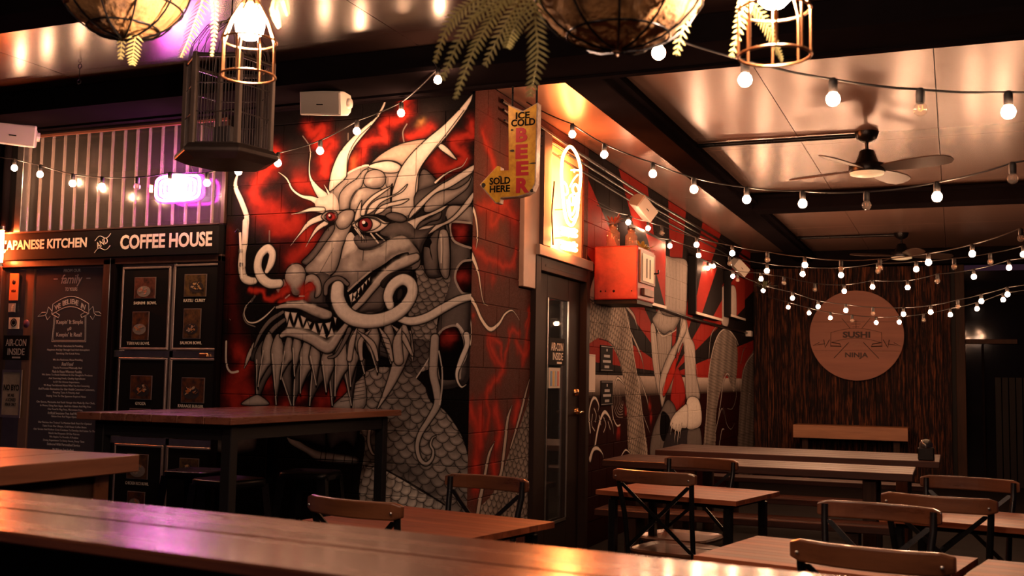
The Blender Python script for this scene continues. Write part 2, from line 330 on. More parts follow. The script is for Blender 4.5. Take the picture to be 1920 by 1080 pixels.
    po('h',[(1120,180),(1420,170),(1440,340),(1300,300),(1180,260)],(.07,.06,.062),K,16,out=0);po('h',[(1440,180),(1620,150),(1615,350),(1540,300),(1450,345)],(.09,.08,.082),K,14)
    # skull and crests
    po('a',[(1050,595),(1130,520),(1250,450),(1350,420),(1440,403),(1510,405),(1480,470),(1400,540),(1300,615),(1180,575),(1080,580)],(.56,.44,.35),G,9)
    po('a',[(1560,440),(1600,440),(1650,480),(1690,530),(1706,556),(1680,550),(1620,510),(1575,475)],W,L,5)
    po('e',[(590,570),(690,640),(705,690),(560,745),(540,740)],G,D,10)
    po('a',[(750,800),(820,720),(900,650),(1000,605),(1070,590),(1150,565),(1240,570),(1290,600),(1330,640),(1310,740),(1260,830),(1250,980),(1100,970),(950,985),(900,1050),(830,980),(812,900),(790,830)],L,G,26)
    po('a',[(1040,612),(1080,585),(1180,566),(1240,576),(1286,606),(1260,650),(1170,655),(1100,630)],W,L,8)
    po('a',[(820,880),(830,810),(880,750),(950,700),(1000,640),(1040,630),(1010,700),(990,760),(940,800),(905,870),(890,960),(830,960)],L,G,9)
    po('a',[(1005,720),(1030,655),(1090,630),(1150,650),(1172,700),(1150,755),(1090,775),(1030,762)],L,G,12);gl('a',[(1050,720)],7,W,.4)
    po('a',[(910,960),(910,880),(950,800),(1010,765),(1080,775),(1140,780),(1080,840),(1000,900),(970,990)],L,G,12);gl('a',[(985,800),(945,880)],7,W,.5)
    li('a',[(760,790),(830,710),(900,650),(1000,605),(1040,600)],3,W,.7);li('a',[(1172,700),(1180,760),(1230,760)],1.2);li('a',[(860,700),(890,715),(850,770)],1,K,.5)
    # horns
    po('a',[(748,795),(752,700),(775,610),(820,510),(895,415),(990,325),(1080,250),(1130,180),(1176,85),(1168,150),(1122,230),(1060,310),(985,400),(925,480),(893,560),(882,650),(872,690),(815,745)],W,L,7,out=1.8)
    li('a',[(1060,300),(970,385),(908,480),(884,560),(880,680)],1.2);li('a',[(1070,265),(1120,215)],1.2)
    # mane
    po('e',[(420,830),(560,740),(700,690),(980,560),(986,740),(970,860),(800,860),(760,1000),(740,1040),(520,1070),(450,1000)],G,D,18,out=0)
    po('a',[(1215,840),(1235,750),(1285,620),(1375,500),(1480,400),(1600,300),(1720,180),(1818,66),(1812,120),(1745,230),(1640,370),(1540,480),(1460,580),(1422,660),(1412,780),(1385,840),(1370,960),(1230,980)],W,L,9,out=1.8)
    li('a',[(1760,185),(1620,370),(1500,520),(1432,620),(1404,700),(1392,830)],1.4);gl('a',[(1310,930)],14,L,.7);po('a',[(1208,760),(1225,740),(1215,880),(1205,870)],K,None,out=0)
    po('e',[(600,815),(745,735),(850,722),(950,655),(988,555),(972,640),(935,720),(840,795),(780,835),(700,885),(610,905)],L,G,9)
    po('e',[(480,950),(505,890),(590,800),(720,695),(800,650),(985,535),(978,592),(900,650),(800,712),(700,752),(620,825),(560,900),(495,950)],W,L,8,out=1.6)
    tu('e',[(690,672,12),(760,612,8),(830,575,5),(900,545,3),(940,480,1)],W,L)
    po('e',[(495,950),(560,880),(610,840),(600,900),(640,905),(560,945)],K,None,out=0,alpha=.9)
    po('e',[(440,990),(560,940),(650,908),(785,845),(725,905),(625,945),(560,1000),(535,1055),(480,1010)],W,L,7,out=1.5)
    po('e',[(535,1055),(570,985),(640,950),(735,900),(720,960),(640,985)],G,D,8)
    po('e',[(528,1062),(600,1012),(700,1000),(780,968),(860,900),(985,745),(975,822),(905,905),(825,975),(740,1015),(640,1075),(560,1085)],W,L,8,out=1.5)
    po('g',[(400,-40),(500,0),(540,40),(640,30),(700,0),(640,70),(600,150),(560,240),(480,110),(330,100),(260,60)],G,D,14,out=0)
    # cheek and bridge
    po('b',[(800,85),(745,100),(690,170),(640,250),(590,310),(540,365),(585,390),(645,340),(705,260),(765,170)],G,D,6)
    po('b',[(780,-10),(940,-10),(905,120),(862,220),(832,330),(800,425),(720,500),(700,600),(640,480),(565,440),(570,400),(640,330),(720,220),(790,110)],L,G,14)
    li('b',[(895,140),(850,250),(825,360),(800,420)],1.6);li('b',[(780,260),(720,370),(680,440)],1,K,.6);gl('b',[(800,170),(740,260),(680,340)],6,W,.45)
    po('b',[(795,70),(805,20),(870,-30),(930,-20),(930,40),(885,105),(825,115)],L,G,10);gl('b',[(850,30)],6,W,.5)
    po('b',[(830,340),(850,250),(890,160),(915,140),(950,190),(972,262),(1050,272),(1140,242),(1220,182),(1310,165),(1390,240),(1432,310),(1425,395),(1360,425),(1240,400),(1150,400),(1060,450),(960,530),(890,585),(880,500),(820,480),(735,500),(800,425)],L,G,20,out=1.8)
    po('b',[(860,250),(880,170),(915,142),(950,200),(955,270),(920,300),(870,330),(840,330)],W,L,9,out=0)
    gl('b',[(1050,310),(1160,265),(1250,210),(1330,215)],9,W,.45);gl('b',[(1180,330),(1260,280),(1340,270)],6,D,.5);li('b',[(1005,280),(1000,350)],1.4,K,.7);gl('b',[(1000,370)],9,D,.4);gl('b',[(880,330)],8,D,.35);gl('b',[(850,440),(940,450)],10,G,.5);gl('b',[(900,400)],10,W,.3)
    po('b',[(930,200),(960,160),(1040,170),(1130,200),(1210,180),(1130,235),(1060,262),(975,260)],G,D,8,out=0)
    # mouth gap, teeth, jaw roll
    po('b',[(1340,290),(1250,315),(1150,385),(1060,440),(960,520),(888,590),(885,700),(925,720),(985,640),(1060,540),(1140,450),(1240,380),(1330,330)],K,None,out=0)
    li('b',[(1060,430),(960,515),(890,580)],3,L,.9)
    for p in ([(895,610),(925,590),(915,690)],[(925,600),(960,575),(935,660)],[(915,670),(935,620),(950,650)],[(955,570),(985,545),(965,620)],[(985,545),(1010,520),(1000,590)],[(1010,520),(1035,490),(1030,540)],[(950,640),(965,600),(978,620)],[(1038,490),(1058,470),(1050,515)]): po('b',p,W,None,out=1,smooth=False)
    gl('b',[(1080,660),(1000,730)],16,G,.9);po('b',[(1060,580),(1150,520),(1180,600),(1150,720),(1050,740),(960,740)],G,D,12,out=0)
    tu('b',[(1400,330,34),(1340,355,44),(1240,400,42),(1150,475,36),(1070,565,32),(1000,650,30),(935,715,26)],L,D,1.6)
    gl('b',[(1330,330),(1220,390),(1100,510)],5,W,.45);po('b',[(1130,520),(1200,450),(1290,420),(1370,400),(1330,470),(1230,480),(1160,560)],D,K,8,out=0,alpha=.9)
    # nose
    po('b',[(640,460),(700,440),(760,480),(730,560),(720,660),(740,700),(640,690),(560,660),(560,520)],G,D,14,out=0)
    po('b',[(560,480),(620,452),(672,485),(693,560),(678,615),(640,630),(642,560),(605,515),(560,540)],L,G,7,out=1.6)
    po('b',[(345,545),(385,500),(440,488),(440,535),(395,560),(365,600)],L,G,6)
    po('b',[(415,490),(428,420),(470,382),(520,376),(560,408),(572,470),(545,560),(525,610),(480,612),(450,560)],L,G,11,out=1.6);gl('b',[(485,420)],8,W,.6);gl('b',[(500,580)],7,D,.5)
    for P,w in(([(548,620),(560,560),(610,540)],7),([(600,560),(570,600)],9),([(385,600),(420,560)],8),([(400,610),(430,580)],7),([(160,580),(240,582),(275,630),(320,640),(370,615)],4.5),([(380,675),(450,650),(530,640),(590,610)],5)): gl('b',P,w*1.25,RD,.8);gl('b',P,w,R,.95)
    li('b',[(525,620),(560,620)],2,W,.4);li('b',[(420,635),(450,610)],2,W,.4)
    # mouth
    po('b',[(385,720),(520,705),(600,745),(700,800),(760,780),(800,755),(860,800),(840,870),(760,965),(690,940),(600,875),(500,865),(430,855),(405,790)],K,None,out=0)
    for p in ([(405,728),(455,738),(432,835)],[(458,738),(510,742),(482,830)],[(530,760),(578,782),(552,850)],[(585,800),(620,815),(598,850)],[(660,822),(700,818),(680,890)],[(715,822),(765,808),(745,890)],[(778,770),(806,782),(795,840)],[(430,855),(448,780),(480,858)],[(486,860),(515,770),(545,862)],[(552,866),(582,800),(608,872)],[(612,880),(640,815),(665,905)],[(670,918),(700,830),(728,940)],[(730,935),(768,850),(790,915)]): po('b',p,W,L,3,out=1.1,smooth=False)
    tu('b',[(340,700,5),(270,770,9),(200,815,9),(140,812,8),(112,760,6),(120,700,4),(160,655,2)],W,L)
    tu('b',[(355,705,14),(430,690,26),(530,690,34),(640,730,44),(710,755,44),(745,760,34)],L,D,1.8);gl('b',[(440,680),(540,670),(640,700)],4,W,.6);gl('b',[(580,760),(660,790)],6,D,.5)
    tu('b',[(400,740,16),(310,800,20),(245,880,18),(205,960,14),(165,1060,7)],G,D);tu('b',[(410,800,18),(335,860,22),(275,940,19),(235,1020,14),(205,1090,7)],G,D)
    # beard
    po('c',[(150,40),(300,0),(560,0),(640,60),(760,-40),(900,-60),(1120,-60),(1100,60),(1000,120),(860,90),(800,120),(700,200),(560,180),(470,160),(380,150),(300,150),(180,130),(120,110)],(.10,.09,.09),K,14,out=0)
    def spike(bx,by,hw,tx,ty,fill,sh,bend=0):
        mx,my=(bx+tx)/2+bend,(by+ty)/2
        po('c',[(bx-hw*.25,by-80),(bx-hw*.9,by+10),(bx-hw*.8+bend*.4,(by*.7+ty*.3)),(mx-hw*.52,my),(tx-hw*.13,ty-(ty-by)*.14),(tx,ty),(tx+hw*.13,ty-(ty-by)*.14),(mx+hw*.52,my),(bx+hw*.8+bend*.4,(by*.7+ty*.3)),(bx+hw*.9,by+10),(bx+hw*.25,by-80)],fill,sh,9,out=1.6)
        li('c',[(bx-hw*.7,by+(ty-by)*.1),(mx-hw*.36,my),(tx,ty-(ty-by)*.08)],1.6,W,.55)
    for q in ((215,80,66,172,420),(335,90,62,382,420),(455,100,64,398,420),(560,120,62,498,420),(655,120,56,638,420),(745,110,54,756,420)): spike(*q,G,D)
    tu('c',((150,10,6),(120,90,16),(92,165,3)),L,G,1.4)
    for q in ((245,30,50,178,300),(300,40,48,290,420),(370,40,40,318,250),(420,20,36,404,230),(480,70,52,440,340),(530,70,40,538,285),(610,100,48,600,330),(700,70,56,655,360),(770,20,46,752,300),(815,-30,44,838,218),(890,-40,50,918,208),(985,-50,46,1002,150)): spike(*q,L,D)
    tu('c',((1120,-60,10),(1130,60,18),(1135,120,3)),L,G,1.4);tu('c',((1085,-90,20),(1080,0,52),(1058,110,48),(1000,260,30),(920,415,6)),L,G,1.8)
    tu('b',[(880,830,22),(820,915,34),(755,1005,42),(700,995,46),(620,945,42),(520,905,40),(440,893,34),(392,915,22)],L,D,2);gl('b',[(440,875),(530,880),(640,920),(730,965),(800,900)],5,W,.45)
    tu('b',[(900,870,20),(860,960,18),(800,1060,14),(745,1080,10)],G,D)
    for q in (((960,850,18),(920,960,26),(900,1090,24)),((1060,870,20),(985,960,24),(990,1090,18)),((960,880,14),(1070,980,24),(1110,1100,12)),((1120,850,16),(1180,960,26),(1220,1100,14)),((1220,840,22),(1300,920,24),(1370,1060,12)),((1290,850,14),(1260,960,38),(1270,1100,42))):
        q=((q[0][0],q[0][1],4),)+q[1:];tu('b',q,L,G,1.4)
    po('b',[(1010,960),(1060,1080),(1000,1080)],K,None,out=0);
    for k in range(5): li('b',[(1135,925+k*36),(1200,940+k*38)],1,K,.8)
    # eyes
    po('b',[(915,80),(960,40),(1020,18),(1100,25),(1170,60),(1200,70),(1130,130),(1060,145),(1000,140),(960,120)],W,L,5,out=1.6)
    po('b',[(945,82),(985,48),(1040,34),(1100,48),(1135,80),(1090,118),(1040,130),(990,122)],W,L,4,out=1.6)
    def eye(cr,x,y,r,a):
        th=np.linspace(0,2*np.pi,14,endpoint=False);cir=lambda q,ox=0,oy=0:[(x+ox+q*a*np.cos(t),y+oy+q*np.sin(t)) for t in th]
        po(cr,cir(r),(.22,.028,.03),(.07,.01,.012),5,out=1.4);po(cr,cir(r*.4),K,None,out=0);po(cr,cir(r*.24,-r*.22,-r*.3),(.9,.88,.85),None,out=0)
    eye('b',1018,82,54,1.0)
    li('b',[(920,82),(985,44),(1045,28),(1105,40),(1160,75),(1240,65)],2.4);li('b',[(960,120),(1010,190)],1.5,W,.8);li('b',[(940,110),(985,170)],1.4,W,.8);li('b',[(1060,150),(1115,220)],2,W,.8);li('b',[(1100,150),(1160,200)],1.4,W,.6)
    for x in (985,1005,1020): li('b',[(x,140),(x+6,215)],1)
    for P in ([(60,975),(75,890),(115,812),(112,870),(125,925)],[(108,925),(120,860),(180,790),(250,742),(352,698),(272,762),(200,815),(155,870),(140,925)],[(155,920),(180,850),(250,800),(380,762),(472,686),(432,745),(330,795),(262,835),(215,890)],[(215,920),(260,860),(340,828),(482,800),(425,842),(322,865),(272,905)]): po('e',P,W,L,5,out=1.5)
    po('e',[(300,930),(350,905),(430,920),(470,960),(420,985),(340,965)],G,D,5)
    tu('a',[(600,448,1),(608,520,5),(598,600,7),(606,690,10),(650,770,26),(705,835,42),(760,880,48)],W,L)
    tu('a',[(368,650,1),(430,700,8),(472,780,10),(540,830,12),(620,850,22),(690,890,34)],W,L)
    tu('a',[(710,745,1),(740,800,10),(760,850,16)],W,L,.8)
    po('a',[(655,850),(720,830),(770,808),(812,860),(820,945),(790,985),(700,965),(645,905)],W,L,8,out=0)
    tu('a',[(465,966,1),(540,950,9),(620,930,18),(700,935,24)],W,L);tu('b',[(458,242,1),(530,150,9),(600,72,22),(690,30,26)],W,L);tu('b',[(572,252,1),(612,180,8),(662,112,18),(725,70,22)],W,L)
    po('d',[(775,122),(800,85),(845,66),(900,78),(912,118),(885,158),(825,162)],L,G,4,out=1.5);po('d',[(800,118),(835,88),(890,88),(900,118),(880,150),(830,150)],W,L,3,out=1.3);eye('d',852,118,40,1.0);gl('d',[(880,120)],5,(.5,.03,.02),.5)
    for x in (795,815,830): li('d',[(x,200),(x+8,235)],1,K,.7)
    # whiskers in front
    tu('a',[(72,640,8),(44,750,22),(90,870,27),(128,980,27),(125,1080,27),(118,1150,29),(95,1260,32)],W,L,1.6)
    tu('b',[(95,300,33),(92,400,37),(108,480,38),(150,505,36),(190,505,30)],W,G,1.6)
    tu('b',[(120,60,27),(115,200,30),(98,300,33),(93,390,36)],W,L,0)
    tu('b',[(375,525,38),(300,525,42),(240,480,44),(212,400,42),(230,315,40),(285,262,38),(322,300,36),(312,370,36),(280,435,22)],W,G,1.7)
    po('b',[(245,385),(255,330),(275,310),(283,340),(270,380),(250,410)],K,None,out=1.2)
    tu('b',[(722,600,20),(728,540,24),(770,498,24),(830,492,22),(885,530,18)],G,D,1.5)
    tu('b',[(1250,780,26),(1360,808,34),(1480,780,36),(1600,712,36),(1720,650,33),(1815,625,28)],W,G,1.7)
    tu('b',[(1205,690,36),(1190,620,44),(1225,540,46),(1300,495,46),(1362,530,46),(1368,610,48),(1300,715,52),(1180,785,54),(1050,808,56),(930,788,60),(852,728,64),(812,640,64),(812,560,60)],W,G,1.8)
    po('b',[(1255,640),(1258,590),(1280,560),(1300,570),(1298,620),(1270,655)],D,K,3,out=1.4)
    gl('b',[(800,570),(800,650),(840,720)],7,(.86,.8,.73),.5)
    # tendrils of the lower frill
    tu('c',[(1275,-20,30),(1270,80,32),(1265,200,30),(1285,300,28),(1290,390,26),(1235,490,20),(1185,570,18),(1165,650,16),(1180,725,15),(1218,760,14),(1255,730,12),(1265,680,10),(1248,640,9),(1260,600,7),(1282,588,4)],L,G,1.6)
    li('c',[(1300,60),(1320,180),(1318,300),(1305,390)],2,W,.6);tu('c',[(1470,-40,22),(1475,20,18),(1440,110,18),(1412,190,12),(1416,245,9),(1440,282,7),(1468,268,3)],W,L)
    tu('c',[(888,480,12),(868,560,12),(865,630,12),(885,690,9),(910,705,4)],L,G,1.2)
    po('c',[(75,392),(140,340),(190,335),(245,392)],L,G,6)
    tu('b',[(0,790,1)]+[(10,800,1)],W,L,0);li('p',[(424,640),(424,680),(432,697),(446,696)],3.5,W,.8);li('p',[(462,575),(456,590),(462,605),(478,612)],1.5,L,.4)
def sidewall(c):
    po,tu,li,gl,sc=c.poly,c.tube,c.line,c.glow,c.scales
    rng=np.random.RandomState(5)
    c.a[:]=(.085,.028,.022);c.a+=(rng.rand(c.h,c.w,1)**3*.05).astype(np.float32)*[1,.85,.8]
    F=lambda cr,P,w,al=.8,co=R:(gl(cr,P,w*1.9,RD,al*.7),gl(cr,P,w*1.1,co,al*.85),gl(cr,P,w*.45,(co[0]*1.2,co[1]*1.7,co[2]*1.4),al*.5))
    # near the corner: painted neon glow, fire, whisker tips, tail
    for q in((915,240),(925,330),(915,420),(960,300),(965,420),(940,480),(905,500)): gl('p',[q],30,(.26,.022,.016),.55)  # broad red patches: the neon's red light put into the paint
    F('p',[(905,250),(930,330),(920,420),(950,380),(965,330)],10,.7);F('i',[(60,280),(180,370),(300,400),(330,300)],8,.6);F('i',[(180,480)],9,.5);F('i',[(100,30),(250,20),(320,100)],12,.6)
    F('i',[(190,1010),(148,900),(165,850),(230,900),(245,1030),(280,880),(300,800),(350,830)],6,.65);F('i',[(400,880),(370,1020),(420,680),(390,780)],6,.55);F('i',[(60,720)],6,.5)
    F('c',[(1620,0),(1650,90),(1700,170),(1640,260),(1600,320),(1610,460),(1590,560)],8,.7);F('c',[(1780,0),(1830,90),(1860,30)],8,.6)
    for P in ([(1500,420),(1540,560),(1520,760)],[(1560,420),(1560,640)],[(1650,420),(1680,560),(1660,640)],[(1530,760),(1530,900)],[(1790,400),(1770,480)],[(1640,760),(1650,830)]): F('c',P,12,.75,(.48,.032,.022))
    tu('i',[(40,10,16),(66,60,15),(82,150,12),(84,230,9),(74,295,1)],W,L);tu('i',[(0,290,26),(30,300,24),(66,370,18),(92,450,12),(105,540,8),(122,625,5),(150,650,1)],W,L)
    tu('i',[(0,590,16),(38,600,17),(72,650,16),(112,740,15),(165,800,14),(220,765,12),(258,705,9),(300,680,6),(328,705,3),(350,742,1)],W,L)
    tu('i',[(38,680,5),(46,800,5),(40,900,6),(10,985,6)],W,L,.8)
    sc('c',[(1890,300),(1840,420),(1800,530),(1740,680),(1690,820),(1630,950),(1540,1080),(1890,1080)],70,L,D,.2)
    for q in (((1872,205,2),(1845,300,12),(1815,420,16),(1780,545,14),(1745,660,10)),((1755,395,2),(1728,480,18),(1712,620,22),(1690,800,20),(1670,860,18)),((1648,620,2),(1612,700,16),(1588,820,20),(1560,960,24),(1540,1080,24))): tu('c',q,L,G,1.4)
    # beyond the door: sun rays
    C=c.fn(np.array([[1262.,700.]]))[0];Y,X=np.mgrid[0:c.h,0:c.w].astype(np.float32)
    E=c.fn(np.array([[1100.,600.],[1100.,702.],[1100.,735.]]))
    th=np.arctan2(C[1]-Y,(X-C[0])*.55)
    ray=(np.sin(th*13+.6)>0)&(X>E[0,0]);up=Y<E[1,1]
    far=X>E[0,0]
    z=(far&up)[...,None];c.a[:]=np.where(z,np.where(ray[...,None],np.float32((.30,.026,.019)),np.float32((.016,.012,.012))),c.a)
    t=np.clip((Y-E[1,1])/(E[2,1]-E[1,1]),0,3);band=far&~up
    cc=np.array((.50,.42,.36))[None,None]*np.clip(1.15-t*.85,0,1)[...,None]+np.array((.022,.005,.005))*np.clip(t*.6,0,1)[...,None]
    c.a[:]=np.where(band[...,None],cc,c.a)
    for q in [(300,760),(470,800),(250,900),(660,640),(690,700),(930,640),(460,720)]: gl('j',[q],12,(.40,.03,.022),.7)
    # scaled serpent by the door
    sc('j',[(30,20),(150,20),(290,50),(335,230),(362,420),(392,600),(412,780),(445,1080),(330,1080),(308,800),(292,600),(258,430),(200,310),(120,265),(30,290)],62,(.52,.43,.35),(.05,.036,.032),.2,1.5)
    li('j',[(285,40),(330,220),(355,400),(388,580),(412,780),(445,1080)],2,W,.7);li('j',[(120,270),(205,305),(262,430),(296,600),(310,800),(332,1080)],1.5)
    for q in (((290,40,14),(350,110,18),(372,170,8),(382,215,1)),((335,230,12),(385,340,16),(412,420,8),(424,505,1)),((388,520,8),(428,630,14),(448,700,8),(452,745,1)),((415,780,6),(445,860,8),(462,905,1))): tu('j',q,L,G,1.2)
    # waves
    for q in (((60,900,14),(52,780,14),(70,690,16),(95,670,14),(118,720,10),(112,760,4)),((92,1000,20),(108,900,20),(135,800,20),(160,765,18),(190,800,12),(212,860,5),(218,915,1)),((60,1080,30),(80,1020,20),(110,1010,16),(140,1040,8),(150,1075,2)),((270,1060,8),(300,1020,10),(335,1050,4)),((225,600,6),(240,540,12),(262,545,10),(290,580,3))): tu('j',q,W,G,1)
    for P in ([(85,740),(100,780),(95,830)],[(150,800),(165,850),(150,900)],[(180,830),(195,880)],[(120,790),(130,850)],[(75,780),(70,850),(90,890)]): li('j',P,2,W,.8)
    for k in range(6): li('j',[(222+k*9,590+k*6),(212+k*11,700),(240+k*8,790-k*14),(280,800-k*22)],1.2,L,.6)
    li('j',[(205,700),(215,800),(240,855),(262,850)],3,W,.8)
    # robed figure
    po('j',[(480,140),(520,60),(530,-160),(690,-160),(690,60),(640,190),(600,235),(530,225)],L,G,16)
    po('j',[(510,230),(560,240),(610,225),(600,400),(560,520),(520,460)],(.36,.31,.27),D,9);po('j',[(470,180),(500,200),(520,400),(545,640),(520,640),(480,420)],L,G,5)
    po('j',[(690,0),(705,110),(730,240),(765,320),(775,500),(800,670),(715,690),(700,520),(690,300),(650,360)],L,G,9)
    po('j',[(690,120),(710,210),(650,340),(620,460),(580,620),(545,740),(525,600),(545,480),(600,350),(650,270)],(.50,.43,.38),D,9);po('j',[(610,440),(640,400),(625,520),(560,660),(550,600)],R,RD,5)
    for k in range(7): li('j',[(690+k*10,300+k*8),(705+k*13,500),(712+k*12,660)],1.2,K if k%2 else W,.5)
    for k in range(6): li('j',[(545+k*24,-120),(540+k*25,40),(520+k*28,180-k*6)],1.3,D,.6)
    li('j',[(510,200),(545,250),(590,240),(640,210)],2,W,.6)
    for k in range(5): li('j',[(700-k*9,150+k*26),(650-k*12,300+k*30),(600-k*10,430+k*34),(560-k*4,560+k*30)],1.3,D if k%2 else W,.6)
    for k in range(5): li('j',[(515+k*20,245),(528+k*16,340),(530+k*10,460)],1.2,D,.6)
    for k in range(4): li('j',[(480+k*9,220),(500+k*8,400),(522+k*6,600)],1.2,D if k%2 else W,.5)
    po('j',[(640,470),(690,560),(700,680),(640,760),(600,700)],(.36,.025,.02),RD,8,out=0);po('j',[(545,740),(590,680),(640,760),(590,900),(560,1080),(465,1080),(480,900)],G,D,12);po('j',[(545,760),(600,820),(560,960),(530,900)],K,None,out=0)
    po('j',[(595,870),(630,900),(700,860),(780,870),(820,1080),(560,1080)],(.035,.03,.035),K,8,out=0);po('j',[(720,880),(800,870),(810,1080),(725,1080)],G,D,8)
    po('j',[(715,680),(785,672),(812,770),(800,860),(712,872)],W,L,12);po('j',[(600,860),(620,790),(680,730),(715,720),(715,860),(675,875),(660,900)],W,L,9)
    for q in (((615,850,14),(606,880,10),(602,920,2)),((640,860,14),(632,920,12),(628,970,2)),((660,860,14),(652,930,12),(648,985,2)),((678,850,12),(668,900,10),(664,940,2))): tu('j',q,W,L,1)
    # serpents further back
    sc('j',[(825,1080),(848,700),(858,500),(888,330),(930,232),(985,205),(1038,262),(1055,400),(1035,620),(1005,570),(975,500),(945,600),(910,780),(900,1080)],50,(.44,.37,.31),(.04,.03,.028),.1,1.5)
    li('j',[(835,1000),(852,650),(862,500),(892,330),(932,232),(985,205),(1040,265),(1058,310)],3,W,.75)
    for q in (((915,860,12),(940,700,18),(960,560,18),(985,505,16),(1010,540,8),(1020,580,2)),((905,900,14),(930,790,14),(950,740,8),(960,780,3)),((925,1080,18),(945,900,14),(965,880,6)),((1040,560,8),(1045,660,8),(1020,740,5),(985,740,2)),((960,730,4),(980,840,6),(1010,880,5),(1035,840,2))): tu('j',q,L,G,1)
    sc('j',[(1065,1080),(1080,560),(1108,440),(1150,370),(1190,360),(1190,1080)],50,(.36,.30,.26),(.04,.03,.028),.1,1.5);li('j',[(1075,620),(1085,540),(1110,440),(1165,365)],3,W,.7)
    tu('j',[(1110,900,14),(1125,700,16),(1135,640,12),(1155,660,3)],L,G,1);tu('j',[(1145,760,8),(1160,840,8),(1175,800,5)],L,G,1)
    tu('j',[(860,420,8),(875,250,10),(920,180,3)],L,G,1);tu('j',[(1075,440,8),(1090,360,8),(1110,320,2)],L,G,1)
    # drapery above, between the boxes
    po('m',[(125,290),(210,280),(295,300),(300,420),(290,640),(250,650),(125,610)],L,G,14)
    for k in range(7): li('m',[(140+k*22,300),(150+k*20,420),(140+k*22,600)],1.3,D,.6)
    po('m',[(515,480),(560,480),(560,700),(515,690)],L,G,5)
    po('k',[(490,600),(500,520),(530,440),(548,420),(545,560),(520,620)],L,G,5)
# ---------------------------------------------------------------- murals: painted by code stroke by stroke, in wall metres
def paint_image(name,x0,x1,z0,z1,res,plane,fn):
    w,h=int((x1-x0)/res),int((z1-z0)/res)
    def to(P):
        P=np.atleast_2d(P);r=(AX.T@np.c_[(P[:,0]-960)/F,(P[:,1]-540)/F,np.ones(len(P))].T).T
        i=1 if plane=='A' else 0;q=CAM+r*((0-CAM[i])/r[:,i])[:,None]
        return np.c_[((q[:,0] if plane=='A' else q[:,1])-x0)/res,(z1-q[:,2])/res]
    c=Canvas(w,h,to,(.0033/res) if plane=='A' else (.0038/res));fn(c)
    a=np.clip(c.a[::-1],0,1);a=np.where(a<.0031308,a*12.92,1.055*np.power(np.maximum(a,1e-6),1/2.4)-.055)
    px=np.ones((h,w,4),np.float32);px[...,:3]=a
    im=bpy.data.images.new(name,w,h);im.pixels.foreach_set(px.ravel());im.update();im.pack();return im
def mural_mat(name,im,x0,x1,z0,z1,axis):
    m=bpy.data.materials.new(name);m.use_nodes=True;nt=m.node_tree;b=nt.nodes['Principled BSDF'];L_=nt.links.new
    g=node(nt,'ShaderNodeNewGeometry');sp=node(nt,'ShaderNodeSeparateXYZ');cb=node(nt,'ShaderNodeCombineXYZ');L_(g.outputs['Position'],sp.inputs[0])
    for i,(a,lo,hi) in enumerate(((axis,x0,x1),('Z',z0,z1))):
        r=node(nt,'ShaderNodeMapRange');r.clamp=False;r.inputs[1].default_value=lo;r.inputs[2].default_value=hi;L_(sp.outputs[a],r.inputs[0]);L_(r.outputs[0],cb.inputs[i])
    t=node(nt,'ShaderNodeTexImage');t.image=im;t.extension='EXTEND';L_(cb.outputs[0],t.inputs[0])
    n=node(nt,'ShaderNodeTexNoise');n.inputs['Scale'].default_value=34;n.inputs['Detail'].default_value=4;L_(g.outputs['Position'],n.inputs['Vector'])
    mx=node(nt,'ShaderNodeMix',data_type='RGBA',blend_type='MULTIPLY');mx.inputs[0].default_value=.35;L_(t.outputs[0],mx.inputs[6]);L_(n.outputs['Fac'],mx.inputs[7]);L_(mx.outputs[2],b.inputs['Base Color'])
    n2=node(nt,'ShaderNodeTexNoise');n2.inputs['Scale'].default_value=190;n2.inputs['Detail'].default_value=2;L_(g.outputs['Position'],n2.inputs['Vector'])
    bp=node(nt,'ShaderNodeBump');bp.inputs['Strength'].default_value=.35;bp.inputs['Distance'].default_value=.004;L_(n2.outputs['Fac'],bp.inputs['Height']);L_(bp.outputs[0],b.inputs['Normal'])
    b.inputs['Roughness'].default_value=.6;b.inputs['Specular IOR Level'].default_value=.02;return m
RA=(-1.86,0.,.35,3.2);RB=(0.,10.,.35,3.2)
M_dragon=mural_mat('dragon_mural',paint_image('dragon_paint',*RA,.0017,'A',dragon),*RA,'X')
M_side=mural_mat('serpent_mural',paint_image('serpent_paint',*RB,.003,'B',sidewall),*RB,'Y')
M_grey=pm('grey_block',(.16,.15,.15),.7,var=.3,vs=6,bump=.2,bs=120)
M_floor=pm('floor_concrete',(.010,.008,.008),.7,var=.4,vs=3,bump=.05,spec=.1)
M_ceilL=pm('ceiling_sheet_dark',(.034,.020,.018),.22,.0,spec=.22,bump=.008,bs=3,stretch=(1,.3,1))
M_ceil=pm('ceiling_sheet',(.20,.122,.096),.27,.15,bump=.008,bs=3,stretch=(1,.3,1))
# ---------------------------------------------------------------- the setting
ZC=3.2
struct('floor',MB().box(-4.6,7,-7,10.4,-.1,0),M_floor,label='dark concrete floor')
ce=sempty('ceiling','sheet metal ceiling of wide panels with narrow joints')
xs=[-4.6,-2.45,-.05,2.635,5.0,7.0]
def panel(x0,x1,y0,y1,m=None): ob('ceiling_panel',MB().box(x0+.0025,x1-.0025,y0+.0025,y1-.0025,ZC,ZC+.02),m or M_ceil,ce)
for i in range(5):
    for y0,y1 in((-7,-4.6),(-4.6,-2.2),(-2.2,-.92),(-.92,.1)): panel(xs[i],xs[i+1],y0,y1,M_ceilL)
for x0,x1 in((0,.75),(.75,1.645),(1.645,2.635),(2.635,3.6),(3.6,7)):
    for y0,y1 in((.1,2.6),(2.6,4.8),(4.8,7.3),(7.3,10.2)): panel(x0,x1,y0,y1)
ob('roof_sheet',MB().box(-9,7,-7,10.4,ZC+.03,ZC+.12),M_black,ce)
